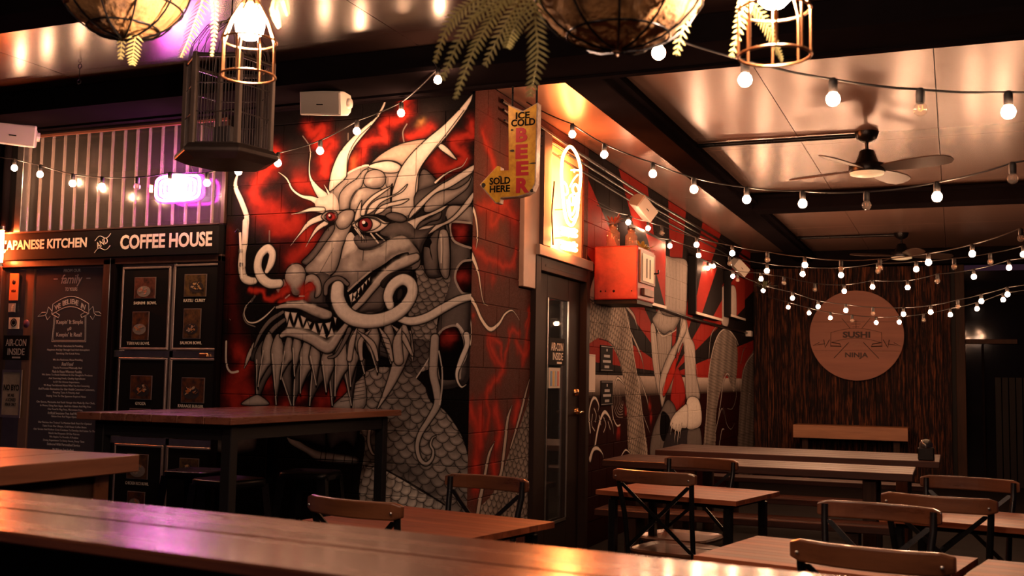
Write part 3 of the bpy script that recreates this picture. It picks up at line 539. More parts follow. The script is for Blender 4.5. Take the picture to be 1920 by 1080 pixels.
def beam(n,x0,x1,y0,y1,z0,z1,lab):
    b=struct(n,MB().box(x0,x1,y0,y1,z0,z1),M_beam,bevel=.006,label=lab);return b
b=beam('trim_1',-4.6,7,-.67,-.27,3.05,ZC,'wide dark beam running along the roof edge above the dragon wall')
ob('bulkhead',MB().box(-4.6,-.02,-.27,-.0,3.13,ZC),M_beam,b);ob('flange',MB().box(-4.6,7,-.69,-.66,3.045,3.07),M_beam,b);ob('flange',MB().box(-4.6,7,-.30,-.245,3.035,3.05),M_beam,b)
b=beam('trim_2',.65,.88,-.245,10,3.05,ZC,'dark beam running back beside the side wall')
ob('lip',MB().box(.88,.93,-.245,10,3.10,3.12),M_beam,b);ob('lip',MB().box(.60,.65,-.245,10,3.10,3.12),M_beam,b)
b=beam('trim_3',.88,7,4.75,5.05,3.04,ZC,'cross beam behind the near ceiling fan');ob('lip',MB().box(.88,7,4.62,4.75,3.15,3.17),M_beam,b)
beam('trim_4',-4.6,-1.0,-2.2,-1.98,3.05,ZC,'short beam at the upper left lit red')
beam('trim_5',0,7,9.7,10,2.98,ZC,'dark fascia above the plank wall')
b=beam('trim_6',-4.6,-1.84,-.06,.10,3.07,ZC,'dark fascia above the ribbed window')
ob('rail',MB().box(-4.6,-.02,-.05,0,3.09,3.13),M_beam,b);ob('rail',MB().box(-4.6,-1.84,-.045,-.02,3.055,3.075),pm('rust_trim',(.20,.075,.045),.5,.3),b)
# block walls
BM={}
def block(parent,face,a0,a1,z0,z1,mat):
    """one concrete block: plate with chamfered rim whose painted face lies on the wall plane"""
    L=round(a1-a0,4);H=round(z1-z0,4);key=(face,L,H,mat.name)
    if key not in BM:
        c,t=.0025,.022;o=[(0,0),(L,0),(L,H),(0,H)];i=[(c,c),(L-c,c),(L-c,H-c),(c,H-c)]
        V=[(x,0,z) for x,z in i]+[(x,c,z) for x,z in o]+[(x,t,z) for x,z in o]
        Fc=[(0,1,2,3)]+[(4+k,4+(k+1)%4,(k+1)%4,k) for k in range(4)]+[(8+k,8+(k+1)%4,4+(k+1)%4,4+k) for k in range(4)]
        if face=='B': V=[(-y,x,z) for x,y,z in V]
        me=MB().add(V,Fc).mesh('block');me.materials.append(mat);BM[key]=me
    link('block',BM[key],None,parent,(a0,0,z0) if face=='A' else (0,a0,z0))
def courses(parent,face,lo,hi,z0,z1,even,holes,mat,j=.006):
    for k in range(int(round(z0/.2)),int(round(z1/.2))):
        off=even if k%2==0 else (even+.2)%.4
        a=math.floor((lo-off)/.4)*.4+off;zz0,zz1=k*.2+j/2,min((k+1)*.2,ZC)-j/2
        while a<hi:
            segs=[(max(a,lo),min(a+.4,hi))]
            for (h0,h1,g0,g1) in holes:
                if zz1>g0 and zz0<g1:
                    n=[]
                    for s,e in segs:
                        if e<=h0 or s>=h1: n.append((s,e));continue
                        if s<h0: n.append((s,h0))
                        if e>h1: n.append((h1,e))
                    segs=n
            for s,e in segs:
                if e-s>.03: block(parent,face,round(s+j/2,4),round(e-j/2,4) if e<hi or face=='B' else round(e-.003,4),round(zz0,4),round(zz1,4),mat)
            a+=.4
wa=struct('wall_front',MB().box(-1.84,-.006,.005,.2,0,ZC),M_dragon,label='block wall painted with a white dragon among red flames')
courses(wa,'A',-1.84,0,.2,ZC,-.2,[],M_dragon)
DO=(1.0,2.2,0,2.27);TR=(.77,2.12,1.95,3.1)
mb=MB()
for y0,y1,z0,z1 in((0.012,1.0,0,1.95),(.012,.77,1.95,ZC),(.77,2.2,3.1,ZC),(2.12,2.2,2.27,3.1),(2.2,10,0,ZC)): mb.box(-.2,-.005,y0,y1,z0,z1)
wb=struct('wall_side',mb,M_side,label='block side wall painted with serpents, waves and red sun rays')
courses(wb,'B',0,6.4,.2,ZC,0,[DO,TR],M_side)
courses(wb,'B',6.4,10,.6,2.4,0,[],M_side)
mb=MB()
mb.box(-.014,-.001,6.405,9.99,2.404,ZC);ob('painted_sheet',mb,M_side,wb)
# plank wall
wk=struct('wall_back',MB().box(0,2.78,9.96,10.1,0,3.0),M_black,label='dark brown back wall of rough upright timber planks')
PL=[]
for k in range(3):
    PL.append(MB().box(0,.094,0,.022,0,3.0).mesh('plank',.003));PL[-1].materials.append(wood('plank_%d'%k,((.125,.040,.019),(.085,.028,.015),(.16,.052,.023))[k],(.010,.006,.006),2,.7,.0,30,.6,(.47,.66),.12))
x=.012;k=0
while x<2.66:
    o=link('plank',PL[(k*7+k//3)%3],None,wk,(x,9.935-.006*((k*5)%3),0));x+=.099;k+=1
b=beam('trim_7',2.74,2.86,9.86,10,0,2.98,'brown corner post at the right end of the plank wall');b.data.materials.clear();b.data.materials.append(M_dkwood)
wn=sempty('window_2','dark window beside the plank wall with a middle rail')
ob('pane',MB().box(2.86,6.5,9.98,9.99,0,2.9),pm('night_glass',(.004,.004,.006),.06,spec=.15),wn)
ob('window_rail',MB().box(2.86,3.5,9.9,9.97,1.90,1.965),M_dkwood,wn,.004);ob('window_frame',MB().box(2.86,6.5,9.9,9.97,2.55,2.63),M_beam,wn);ob('window_frame',MB().box(3.06,3.09,9.93,9.97,0,1.9),M_beam,wn)
for k in range(12): ob('slat',MB().box(3.22+k*.085,3.29+k*.085,9.9,9.93,0,1.45),M_black,wn)
# inner room behind the shopfront
wi=struct('wall_interior',MB().box(-9,-.25,1.3,1.4,0,ZC),M_grey,label='grey block wall inside the shop')
courses_in=[(.2*k,) for k in range(2,15)]
for k in range(4,15):
    off=0 if k%2 else .2
    for i in range(9):
        a=-4.5+off+i*.4
        me=BM.get('in') or MB().box(0,.392,-.02,0,0,.192).mesh('block',.003)
        if 'in' not in BM: me.materials.append(M_grey);BM['in']=me
        link('block',me,None,wi,(a,1.3,k*.2+.004))
# ================================================================ shopfront on the left
M_frame=wood('shop_frame',(.055,.026,.020),(.025,.013,.011),2,.4,.1)
M_pc=glass('ribbed_sheet',(.60,.55,.52),.16,.05,1.3);M_gl=glass('shop_glass',(.985,.98,.98),.02,.01)
wd=sempty('window_1','ribbed clear sheet window above the shop sign')
ob('pane',MB().box(-3.69,-1.86,.03,.036,2.35,3.07),M_pc,wd)
for k in range(17):
    xx=-3.67+k*.1125
    if xx<-1.87: ob('rib',MB().prism([(-.011,0),(-.005,.014),(.005,.014),(.011,0)],(xx,.03,2.35),(1,0,0),(0,-1,0),(0,0,.72)),pm('rib_sheet',(.42,.34,.30),.18,alpha=.5),wd)
ob('frame_bar',MB().box(-3.74,-3.675,-.03,.06,2.35,3.07),M_alu,wd,.004)
ob('frame_bar',MB().box(-1.875,-1.845,-.02,.06,2.35,3.07),M_frame,wd,.003)
ob('ceiling_soffit',MB().box(-4.6,-1.84,.1,1.3,3.07,3.09),M_black,wd)
pl=struct('trim_8',MB().box(-4.6,-3.745,-.02,.1,2.34,3.07),M_black,label='dark pillar at the left of the ribbed window')
ob('downpipe',MB().tube([(-3.80,-.06,2.36),(-3.80,-.06,3.05)],.03,12),M_beam,pl)
# sign
s=thing('shop_sign','long black fascia sign with cream lettering above the shop door','sign',(-2.86,0,2.14))
ob('board',MB().box(-1.0,1.0,-.05,.06,0,.205),M_print,s,.004);ob('edge_strip',MB().box(-1.005,1.005,-.055,-.04,.2,.21),M_frame,s)
text('lettering','JAPANESE KITCHEN',M_cream,s,(-.545,-.052,.103),w=.80,h=.092,bold=.03);text('lettering','COFFEE HOUSE',M_cream,s,(.555,-.052,.103),w=.79,h=.102,bold=.03)
text('lettering','AND',M_cream,s,(-.005,-.052,.105),w=.105,h=.045,rot=.42,bold=.0)
for z in(.06,.145): ob('flourish',MB().tube([(-.07+.14*t,-.052,z+.02*math.sin(t*6.2)+.05*(t-.5)) for t in np.linspace(0,1,9)],.0025,5),M_cream,s)
# door 1 (left) and the menu window
dr=sempty('door_1','shop door in a dark frame with a glass pane')
for q in((-3.90,-3.83,.0,2.13),(-2.865,-2.80,0,2.13),(-3.90,-2.80,2.09,2.14),(-3.90,-2.80,0,.2)): ob('door_frame',MB().box(q[0],q[1],-.03,.05,q[2],q[3]),M_frame,dr,.004)
ob('pane',MB().box(-3.83,-2.865,.01,.016,.2,2.09),M_gl,dr)
wm=sempty('window_3','shop window behind the menu boards')
for q in((-2.80,-2.755,.3,2.13),(-1.875,-1.845,.0,2.13),(-2.80,-1.845,2.09,2.14),(-2.80,-1.845,.25,.33)): ob('window_frame',MB().box(q[0],q[1],-.03,.05,q[2],q[3]),M_frame if q[3]>2.135 else M_beam,wm,.004)
ob('pane',MB().box(-2.755,-1.875,.02,.026,.33,2.09),M_gl,wm)
for z in(1.462,.865): ob('glazing_bar',MB().box(-2.755,-1.875,-.005,.03,z-.025,z+.025),M_alu,wm,.003)
ob('window_handle',MB().box(-2.0,-1.93,-.03,-.005,1.445,1.47),M_copper,wm,.004);ob('mullion',MB().box(-2.27,-2.235,-.005,.03,.33,2.09),M_alu,wm,.003)
# tall board of writing
s=thing('story_board','tall black board of white writing standing behind the shop door glass','board',(-3.225,.05,.70))
bw,bh=.70,1.38
ob('panel',MB().box(-bw/2,bw/2,0,.02,0,bh),pm('board_slate',(.055,.047,.050),.4,var=.2,vs=4),s,.003);ob('strut',MB().box(-bw/2-.09,-bw/2-.005,-.01,.03,-.05,bh+.01),wood('pine',(.30,.15,.075),(.19,.09,.045),2,.6,0),s,.003)
Wt=pm('chalk_white',(.88,.85,.82),.7)
def tb(body,z,w,h,x=0,bold=0,**k): return text('lettering',body,Wt,s,(x,-.003,z),w=w,h=h,bold=bold,**k)
tb('FROM OUR',1.365,.16,.022);tb('family',1.292,.20,.088,bold=.01,shear=.25);tb('TO YOURS',1.228,.115,.026,bold=.01)
for sx in(-1,1): ob('dash',MB().box(sx*.155-.018,sx*.155+.018,-.004,0,1.302,1.308),Wt,s)
def arcline(P,r=.0028): ob('ribbon_line',MB().tube([(x,-.002,z) for x,z in P],r,4),Wt,s)
for dz in(0,-.075): arcline([(-.17+.34*t,1.12+dz+.055*math.sin(math.pi*t)) for t in np.linspace(0,1,11)])
for sx in(-1,1):
    arcline([(sx*.17,1.12),(sx*.175,1.045)]);arcline([(sx*.17,1.045),(sx*.11,1.02),(sx*.10,1.04),(sx*.14,1.06),(sx*.17,1.05)]);arcline([(sx*.175,1.07),(sx*.21,1.10),(sx*.225,1.05),(sx*.25,1.035),(sx*.31,1.03),(sx*.27,1.06),(sx*.235,1.06)]);arcline([(sx*.19,1.03),(sx*.215,1.005),(sx*.235,1.04)])
for k,(ch,) in enumerate(zip('WE BELIEVE IN')):
    if ch!=' ': t=(k+.5)/13;text('lettering',ch,Wt,s,(-.135+.27*t,-.003,1.093+.045*math.sin(math.pi*t)),h=.036,bold=.02,rot=.5*(.5-t))
arcline([(-.15,1.03),(-.16,.845),(.16,.845),(.15,1.03)]);arcline([(-.14,1.03),(-.15,.855),(.15,.855),(.14,1.03)],.0016)
tb("Keepin' It Simple",.985,.25,.040,bold=.006);tb('AND',.938,.04,.02,rot=.4);tb("Keepin' It Real!",.893,.24,.040,bold=.006)
def para(lines,z,step,wmax):
    m=max(map(len,lines))
    for k,l in enumerate(lines): tb(l,z-k*step,wmax*len(l)/m,.0185)
para(['We Pride Ourselves In Providing','Happiness And Joy Through Food And Atmosphere','Servicing Our Local Area.'],.812,.027,.40)
para(['We Are Passionate About Providing'],.712,.027,.28);tb('Real Food',.684,.11,.026,bold=.01,shear=.2)
para(['That Is Processed Minimally And','Made In House Wherever Possible.','We Strive To Avoid Additives In Our Bought In Products','And Sourcing Fresh, Quality Ingredients','Is Of The Utmost Importance.','We Keep You Informed About What You Are Consuming','And Provide Alternatives For Our Health Conscious Customers,','Keeping Taste A Priority And','Staying True To Our Japanese Inspired Menu'],.654,.0255,.53)
para(['Our Sauces, Marinades And Sushi Vinegar Are Made By Our Chefs,','In House, Using Raw Sugar, And Are Gluten And Msg Free','Our Food Is Msg Free, Microwave Free,','Artificial Sweetener Free And We Have','Gluten Free And Vegan Options'],.405,.0255,.55)
para(['Our Baristas Are Trained To Monitor Each Pour For Optimal','Taste From Our Unique, Craft Roast Coffee Beans','Our Service And Kitchen Crew Continue To Develop And Listen To The','Needs And Requests Of Our Patrons','We Aspire To Provide A Positive','Dining Experience To Every Guest, Every Time','Delivered With Personalised Service'],.258,.0255,.58)
para(['We Welcome Your Feedback','To Continue A Positive Relationship With Our Local Townsfolk'],.068,.0255,.50)
tb('THIS IS HOW WE ROLL....',.012,.42,.026,bold=.012);arcline([(-.26,-.012),(.26,-.012),(.26,.034),(-.26,.034),(-.26,-.012)],.0015)
# stickers and notices on the door glass
def notice(name,label,cat,x,z,w,h,mat,y=-.0,th=.006):
    o=thing(name,label,cat,(x,y,z));ob('sheet',MB().box(-w/2,w/2,-th,0,-h/2,h/2),mat,o);return o
Px=lambda px,py:ony(px,py,0)
p=Px(34,652);o=notice('notice_sign','black sign with grey capitals on the left shop door','sign',p[0],p[2],.245,.18,M_print,-.01,.012)
Mg=pm('sign_grey',(.34,.33,.33),.6);text('lettering','AIR-CON',Mg,o,(0,-.0125,.037),w=.20,h=.052,bold=.01);text('lettering','INSIDE',Mg,o,(.005,-.0125,-.03),w=.165,h=.05,bold=.01);ob('stripe',MB().box(-.03,.05,-.0135,-.012,-.078,-.066),Mg,o)
p=Px(27,538);o=notice('card_sticker','orange card payment sticker at the top of the door glass','sticker',p[0],p[2],.085,.20,pm('orange_sticker',(.72,.22,.08),.5));text('lettering','VISA',M_print,o,(0,-.007,-.03),w=.05,bold=.02);ob('disc',MB().lathe([(.001,.001),(.018,.001),(.018,0)],14,(0,-.006,.035),(0,-1,0)),M_frame,o)
p=Px(23,577);o=notice('social_sticker','small grey square sticker with a white letter f','sticker',p[0],p[2],.065,.065,Mg);text('lettering','f',M_cream,o,(.008,-.007,-.002),h=.05,bold=.02)
p=Px(27,606);o=notice('round_badge_sticker','pale sticker with a round badge over the black door sign','sticker',p[0],p[2],.10,.085,M_cream);ob('badge',MB().ring((0,-.007,.005),.027,.004,18,5,(0,1,0)).lathe([(.001,.002),(.017,.002),(.017,0)],14,(0,-.007,.005),(0,-1,0)),M_print,o)
p=Px(50,607);tag(ob('round_sticker',MB().lathe([(.001,.002),(.03,.002),(.03,0)],18,(p[0],-.002,p[2]),(0,-1,0)),pm('sticker_purple',(.12,.05,.12),.5)),'small round dark sticker beside the badge sticker','sticker')
p=Px(22,738);o=notice('poster_notice','yellowed notice poster on the lower left of the shop door','poster',p[0],p[2],.19,.35,pm('old_paper',(.34,.28,.23),.7,var=.35,vs=9));text('lettering','NO BYO',M_print,o,(0,-.007,.045),w=.15,h=.045,bold=.02);text('lettering','WE ARE\nA LICENSED\nVENUE ONLY',M_print,o,(0,-.007,-.045),w=.11,h=.09)
ob('border',MB().box(-.095,.095,-.009,-.006,-.175,-.155).box(-.095,.095,-.009,-.006,.155,.175).box(-.095,-.083,-.009,-.006,-.155,.155).box(.083,.095,-.009,-.006,-.155,.155),M_alu,o)
# menu boards
M_sil=pm('menu_frame',(.38,.31,.28),.35,.6,var=.2,vs=10)
FOOD={'a':(.75,.24,.16),'b':(.72,.42,.14),'c':(.60,.20,.06),'d':(.70,.34,.12)}
def food(parent,x,z,w,h,kind,seed):
    r=random.Random(seed);ob('photo_mount',MB().box(x-w/2,x+w/2,-.016,-.011,z-h/2,z+h/2),M_sil,parent);ob('photo',MB().box(x-w/2+.004,x+w/2-.004,-.0175,-.016,z-h/2+.004,z+h/2-.004),pm('photo_ground_'+kind,tuple(c*.22 for c in FOOD[kind]),.35,var=.6,vs=30,col2=(.012,.010,.010)),parent)
    cx,cz,R=x+r.uniform(-.012,.012),z-h*r.uniform(.05,.18),min(w,h)*.36
    ob('dish',MB().prism([(R*math.cos(t)*1.1,R*.72*math.sin(t)) for t in np.linspace(0,6.283,17)[:-1]],(cx,-.0185,cz),(1,0,0),(0,0,1),(0,.001,0)),pm('dish_pale' if seed%2 else 'dish_dark',(.22,.19,.17) if seed%2 else (.03,.025,.025),.4),parent)
    mb=[MB(),MB()]
    for k in range(16):
        a=r.uniform(0,6.28);q=R*.78*r.random()**.5;u=R*r.uniform(.10,.24);e=r.uniform(.5,1)
        mb[k%2].prism([(u*math.cos(t),u*e*math.sin(t+k)) for t in np.linspace(0,6.283,8)[:-1]],(cx+q*math.cos(a),-.0189-.0002*k,cz+q*.66*math.sin(a)+R*.1),(1,0,0),(0,0,1),(0,.0008,0))
    ob('food',mb[0],pm('food_'+kind,FOOD[kind],.4,var=.6,vs=60,col2=tuple(c*.4 for c in FOOD[kind])),parent);ob('garnish',mb[1],pm('garnish_'+kind,(.55,.40,.26) if kind in 'bc' else (.46,.36,.30),.4,var=.5,vs=80),parent)
def menu(x0,x1,z0,z1,label,items):
    o=thing('menu_board',label,'menu board',((x0+x1)/2,-.012,z0),group='menu boards in the shop window');W_,H_=(x1-x0),(z1-z0)
    ob('sheet',MB().box(-W_/2+.012,W_/2-.012,-.011,0,.012,H_-.012),M_print,o)
    for q in((-W_/2,W_/2,0,.014),(-W_/2,W_/2,H_-.014,H_),(-W_/2,-W_/2+.014,.014,H_-.014),(W_/2-.014,W_/2,.014,H_-.014)): ob('frame_strip',MB().box(q[0],q[1],-.016,0,q[2],q[3]),M_sil,o,.002)
    for k,it in enumerate(items):
        if it[0]=='p': food(o,it[1],it[2],it[3],it[4],it[5],len(label)+k*7)
        else: text('lettering',it[3],M_cream,o,(it[1],-.0125,it[2]),w=it[4],h=.021,bold=.015)
    return o
menu(-2.69,-2.27,1.49,2.068,'upper left menu board with sashimi and teriyaki bowl photos',[('p',-.005,.43,.185,.15,'a'),('t',.0,.325,'SASHIMI  BOWL',.20),('p',-.03,.165,.145,.20,'c'),('t',-.045,.045,'TERIYAKI BOWL',.20)])
menu(-2.238,-1.85,1.49,2.078,'upper right menu board with katsu curry and salmon bowl photos',[('p',-.01,.44,.185,.155,'b'),('t',-.015,.338,'KATSU  CURRY',.18),('p',-.025,.18,.145,.205,'d'),('t',-.03,.05,'SALMON BOWL',.18)])
menu(-2.69,-2.27,.895,1.435,'left menu board with a gyoza photo behind the high table',[('p',-.0,.335,.185,.165,'c'),('t',-.0,.225,'GYOZA',.09),('p',0,.125,.18,.13,'a'),('t',-.02,.042,'TEMPURA BANANA',.19)])
menu(-2.238,-1.85,.895,1.435,'right menu board with a karaage burger photo behind the high table',[('p',.005,.325,.19,.17,'c'),('t',-.01,.218,'KARAAGE BURGER',.21),('p',0,.125,.18,.13,'b'),('t',-.0,.042,'VEGE STIR FRY',.17)])
menu(-2.69,-2.27,.33,.84,'lowest left menu board with a chicken rice bowl photo',[('p',0,.36,.18,.17,'d'),('t',0,.245,'CHICKEN RICE BOWL',.2),('p',0,.13,.15,.12,'c')])
menu(-2.238,-1.85,.33,.84,'lowest right menu board with a small photo behind the stools',[('p',0,.38,.16,.11,'b')])
# glowing window sign
NE=lambda n,c,sx:emis(n,c,NEON_E*sx)
o=thing('neon_window_sign','glowing white and magenta oval neon sign on the ribbed window','neon sign',tuple(ony(333,352,-.07)))
th=np.linspace(0,2*math.pi,41)
oval=lambda a,b,q=.45:[(a*np.sign(math.cos(t))*abs(math.cos(t))**q,0,b*np.sign(math.sin(t))*abs(math.sin(t))**q) for t in th]
ob('outer_tube',MB().tube(oval(.185,.085),.010,8,False),NE('neon_magenta',(1,.06,.80),2.4),o)
for q in(.148,.11,.07): ob('inner_tube',MB().tube(oval(q,q*.40),.010,8,False),NE('neon_white',(1,.60,.80),.5),o)
ob('core_tube',MB().tube([(-.05,0,0),(.05,0,0)],.012,8),MATS['neon_white'],o);ob('side_lamp',MB().box(-.235,-.222,-.01,.01,-.02,.03),NE('neon_red_s',(1,.10,.03),1.2),o)
ob('backplate',MB().prism([(a*1.06,b*1.12) for a,_,b in oval(.205,.095)[:-1]],(0,.02,0),(1,0,0),(0,0,1),(0,.006,0)),pm('acrylic_back',(.10,.04,.10),.2,alpha=.5),o)
for sx in(-1,1): ob('hanging_wire',MB().tube([(sx*.13,0,.09),(sx*.10-.03,.0,.24)],.0025,5),M_alu,o);ob('stand_off',MB().tube([(sx*.12,.02,0),(sx*.12,.10,0)],.006,6),M_alu,o)
# red tube light at far left of the sign
o=thing('red_tube_light','bright orange red tube light at the left end of the shop sign','lamp',tuple(ony(3,462,-.09)))
ob('tube',MB().tube([(0,0,-.12),(0,0,.12)],.014,10),NE('tube_red',(1,.13,.025),12),o);ob('end_cap',MB().lathe([(.018,-.15),(.018,-.12)],10),M_alu,o);ob('end_cap',MB().lathe([(.018,.12),(.018,.15)],10),M_alu,o)
ob('bracket',MB().box(-.012,.012,.012,.039,-.02,.02),M_black,o)
# ================================================================ door in the side wall
d2=sempty('door_2','black side door with a narrow glass pane')
M_door=pm('door_black',(.026,.017,.015),.5,var=.2,vs=4,spec=.06)
for q in((1.0,1.1,0,2.2),(2.12,2.2,0,2.2)): ob('door_frame',MB().box(-.12,.035,q[0],q[1],q[2],q[3]),M_door,d2,.004)
ob('door_frame',MB().box(-.12,.035,1.1,2.12,2.10,2.2),M_door,d2,.004)
ob('header_board',MB().box(-.05,.06,1.0,2.2,2.2,2.275),pm('header_paint',(.20,.14,.11),.5),d2,.004);ob('vent_slot',MB().box(.0351,.037,1.18,2.05,2.135,2.15),M_black,d2)
for q in((1.1,1.37,0,2.1),(1.83,2.12,0,2.1),(1.37,1.83,1.93,2.1),(1.37,1.83,0,.28)): ob('door_stile',MB().box(-.06,-.02,q[0],q[1],q[2],q[3]),M_door,d2,.003)
ob('pane',MB().box(-.045,-.04,1.37,1.83,.28,1.93),M_gl,d2)
for q in((1.37,1.385,.28,1.93),(1.815,1.83,.28,1.93)): ob('glazing_bead',MB().box(-.02,-.012,q[0],q[1],q[2],q[3]),M_alu,d2)
ob('glazing_bead',MB().box(-.02,-.012,1.37,1.83,.28,.30),M_alu,d2)
ob('deadbolt',MB().lathe([(.001,.03),(.026,.028),(.03,0)],16,(-.02,2.02,1.235),(1,0,0)),pm('brass',(.75,.46,.22),.22,1.),d2)
ob('door_handle',MB().lathe([(.001,.02),(.028,.018),(.03,0)],16,(-.02,2.04,1.085),(1,0,0)).tube([(0,2.04,1.085),(.04,2.04,1.085),(.045,2.0,1.085),(.045,1.93,1.08)],.011,8),MATS['brass'],d2)
o=thing('door_notice','black sign with white capitals hung on the side door glass','sign',(-.018,1.575,1.54));ob('sheet',MB().box(0,.006,-.17,.17,-.10,.10),M_print,o)
text('lettering','AIR-CON',M_cream,o,(.0065,0,.035),'B',w=.26,h=.06,bold=.01);text('lettering','INSIDE',M_cream,o,(.0065,.02,-.035),'B',w=.22,h=.055,bold=.01);ob('stripe',MB().box(.006,.008,.0,.1,-.09,-.075),M_cream,o)
o=thing('bottle_poster','small bright poster of bottles on the side door glass','poster',(-.02,1.53,1.345));ob('sheet',MB().box(0,.004,-.11,.13,-.075,.075),pm('poster_pale',(.55,.50,.42),.5),o)
for k,c in enumerate(((.10,.25,.45),(.55,.40,.10),(.30,.42,.50),(.5,.12,.08))): ob('printed_bottle',MB().box(.004,.006,-.08+k*.05,-.05+k*.05,-.06,.05),pm('poster_c%d'%k,c,.5),o)
tag(ob('indoor_glow_ball',MB().sphere((-.32,1.42,1.78),.075,14,10),emis('indoor_glow',(1,.78,.52),60)),'bright glowing ball added behind the side door glass','lamp')  # glowing ball added for the bright spot in the door glass
wj=struct('wall_lobby',MB().box(-1.6,-1.5,.25,10,0,ZC),M_grey,label='grey wall inside the side door')
# transom beside and above the door
tr=sempty('window_4','transom over the side door with a white board beside it')
M_panel=pm('warm_panel',(.80,.62,.34),.4)
ob('side_board',MB().box(-.03,.03,.775,1.06,1.96,3.09),pm('side_board',(.42,.26,.19),.45,var=.2,vs=5),tr,.004);ob('mullion',MB().box(-.03,.06,1.06,1.22,2.275,3.09),M_frame,tr,.004)
ob('transom_panel',MB().box(-.03,-.01,1.22,2.11,2.275,3.09),M_panel,tr,.003)
# neon bottle sign
o=thing('neon_bottle_sign','yellow white neon bottle sign glowing beside the side door top','neon sign',(.10,0,0))
N_=lambda px,py:(0,)+tuple(onx(px,py,.10)[1:])
CN=lambda x,y:N_(1000+x/4.5,250+y/4.5)
ntw=NE('neon_cream',(1,.22,.05),2.2)
def ntube(P,r=.011,closed=False,name='neon_tube',m=None):
    P=[CN(*q) for q in P]
    if closed: P=P+P[:1]
    Q=[];n=len(P)
    for i in range(n-1):
        p0,p1,p2,p3=[np.array(P[j]) for j in((i-1)%(n-1) if closed else max(i-1,0),i,i+1,(i+2)%(n-1) if closed and i+2>n-1 else min(i+2,n-1))]
        for t in np.linspace(0,1,5,endpoint=False): Q.append(.5*(2*p1+(p2-p0)*t+(2*p0-5*p1+4*p2-p3)*t*t+(3*p1-p0-3*p2+p3)*t**3))
    Q.append(np.array(P[-1]));ob(name,MB().tube(Q,r,7,not closed),m or ntw,o)
ntube([(305,112),(350,150),(385,230),(400,330),(395,430),(380,560),(370,680),(340,760),(315,775),(285,740),(262,640),(250,520),(240,400),(240,280),(255,180)],.011,True)
ntube([(300,600),(320,690),(350,640),(360,560)],.008);ntube([(285,560),(300,680),(330,730),(360,690)],.008);ntube([(330,470),(350,430),(375,450),(385,500),(350,510)],.009,True);ntube([(305,540),(330,520),(335,600),(310,590)],.008,True);ntube([(360,530),(385,540),(380,600),(350,600)],.008,True)
ntube([(320,310),(385,312)],.006);ntube([(345,300),(345,330)],.006);ntube([(375,350),(340,390),(310,450)],.006);ntube([(255,410),(280,440),(290,500),(270,520)],.008)
for y in(800,840,920,960): ntube([(245,y),(300,y+14),(360,y+26)],.016,False,'neon_letter_bar')
for x in(262,300,340): ntube([(x,800),(x,850)],.013,False,'neon_letter_bar');ntube([(x,915),(x,965)],.013,False,'neon_letter_bar')
for y in(180,640,880): q=CN(300,y);ob('stand_off',MB().tube([q,(-.11,q[1],q[2])],.005,6),M_alu,o)
a,b_=CN(232,400),CN(222,940);ob('power_cable',MB().tube([(-.05,a[1],a[2]),(-.06,a[1]-.02,(a[2]+b_[2])/2),(-.05,b_[1],b_[2])],.006,6),M_rubber,o)
# arrow sign
yb=-.30
o=thing('arrow_beer_sign','yellow metal arrow sign with black and red letters hung at the wall corner','sign',(0,yb,0))
SG=lambda x,y:tuple(ony(860+x*.32407,150+y*.32407,yb)[[0,2]])
out=[(288,140),(372,178),(458,128),(450,430),(445,600),(425,640),(390,662),(340,676),(238,684),(236,712),(212,714),(120,606),(222,497),(240,502),(240,524),(290,524)]
ol=[SG(*q) for q in out];cx,cz=np.mean(ol,0)
ins=[(cx+(x-cx)*.955,cz+(z-cz)*.975) for x,z in ol]
ob('tray',MB().prism(ol,(0,0,0),(1,0,0),(0,0,1),(0,.06,0)),pm('sign_white_edge',(.66,.60,.52),.45,var=.4,vs=20,col2=(.30,.16,.10)),o,.003)
ob('face',MB().prism(ins,(0,-.003,0),(1,0,0),(0,0,1),(0,.004,0)),pm('sign_yellow',(.86,.50,.04),.4,var=.5,vs=16,col2=(.50,.22,.02)),o)
Mrd=pm('sign_red',(.55,.02,.035),.45)
for tx,x,y,w_,h_,m in(('ICE',372,205,80,40,M_print),('COLD',375,246,138,42,M_print),('B',366,318,66,84,Mrd),('E',366,415,70,84,Mrd),('E',370,512,72,84,Mrd),('R',372,610,76,88,Mrd),('SOLD',240,584,120,42,M_print),('HERE',240,630,118,40,M_print)):
    q=SG(x,y);text('lettering',tx,m,o,(q[0],-.005,q[1]),w=w_*.00108,h=h_*.001,bold=.05 if m is Mrd else .03)
for (x,y,w_,h_) in((312,410,30,14),(432,482,40,10),(310,290,18,12),(145,610,26,30),(350,600,20,10),(425,640,20,22),(240,560,20,10)):
    q=SG(x,y);ob('rust_chip',MB().prism([(w_*.0005*math.cos(t)*(1+.3*math.sin(3*t+x)),h_*.0005*math.sin(t)) for t in np.linspace(0,6.28,9)[:-1]],(q[0],-.0045,q[1]),(1,0,0),(0,0,1),(0,.001,0)),pm('rust_black',(.03,.022,.018),.7),o)
for x in(300,440): q=SG(x,150);ob('hanger_rod',MB().tube([(q[0],.03,q[1]-.02),(q[0],.03,3.05)],.006,6),M_iron,o)
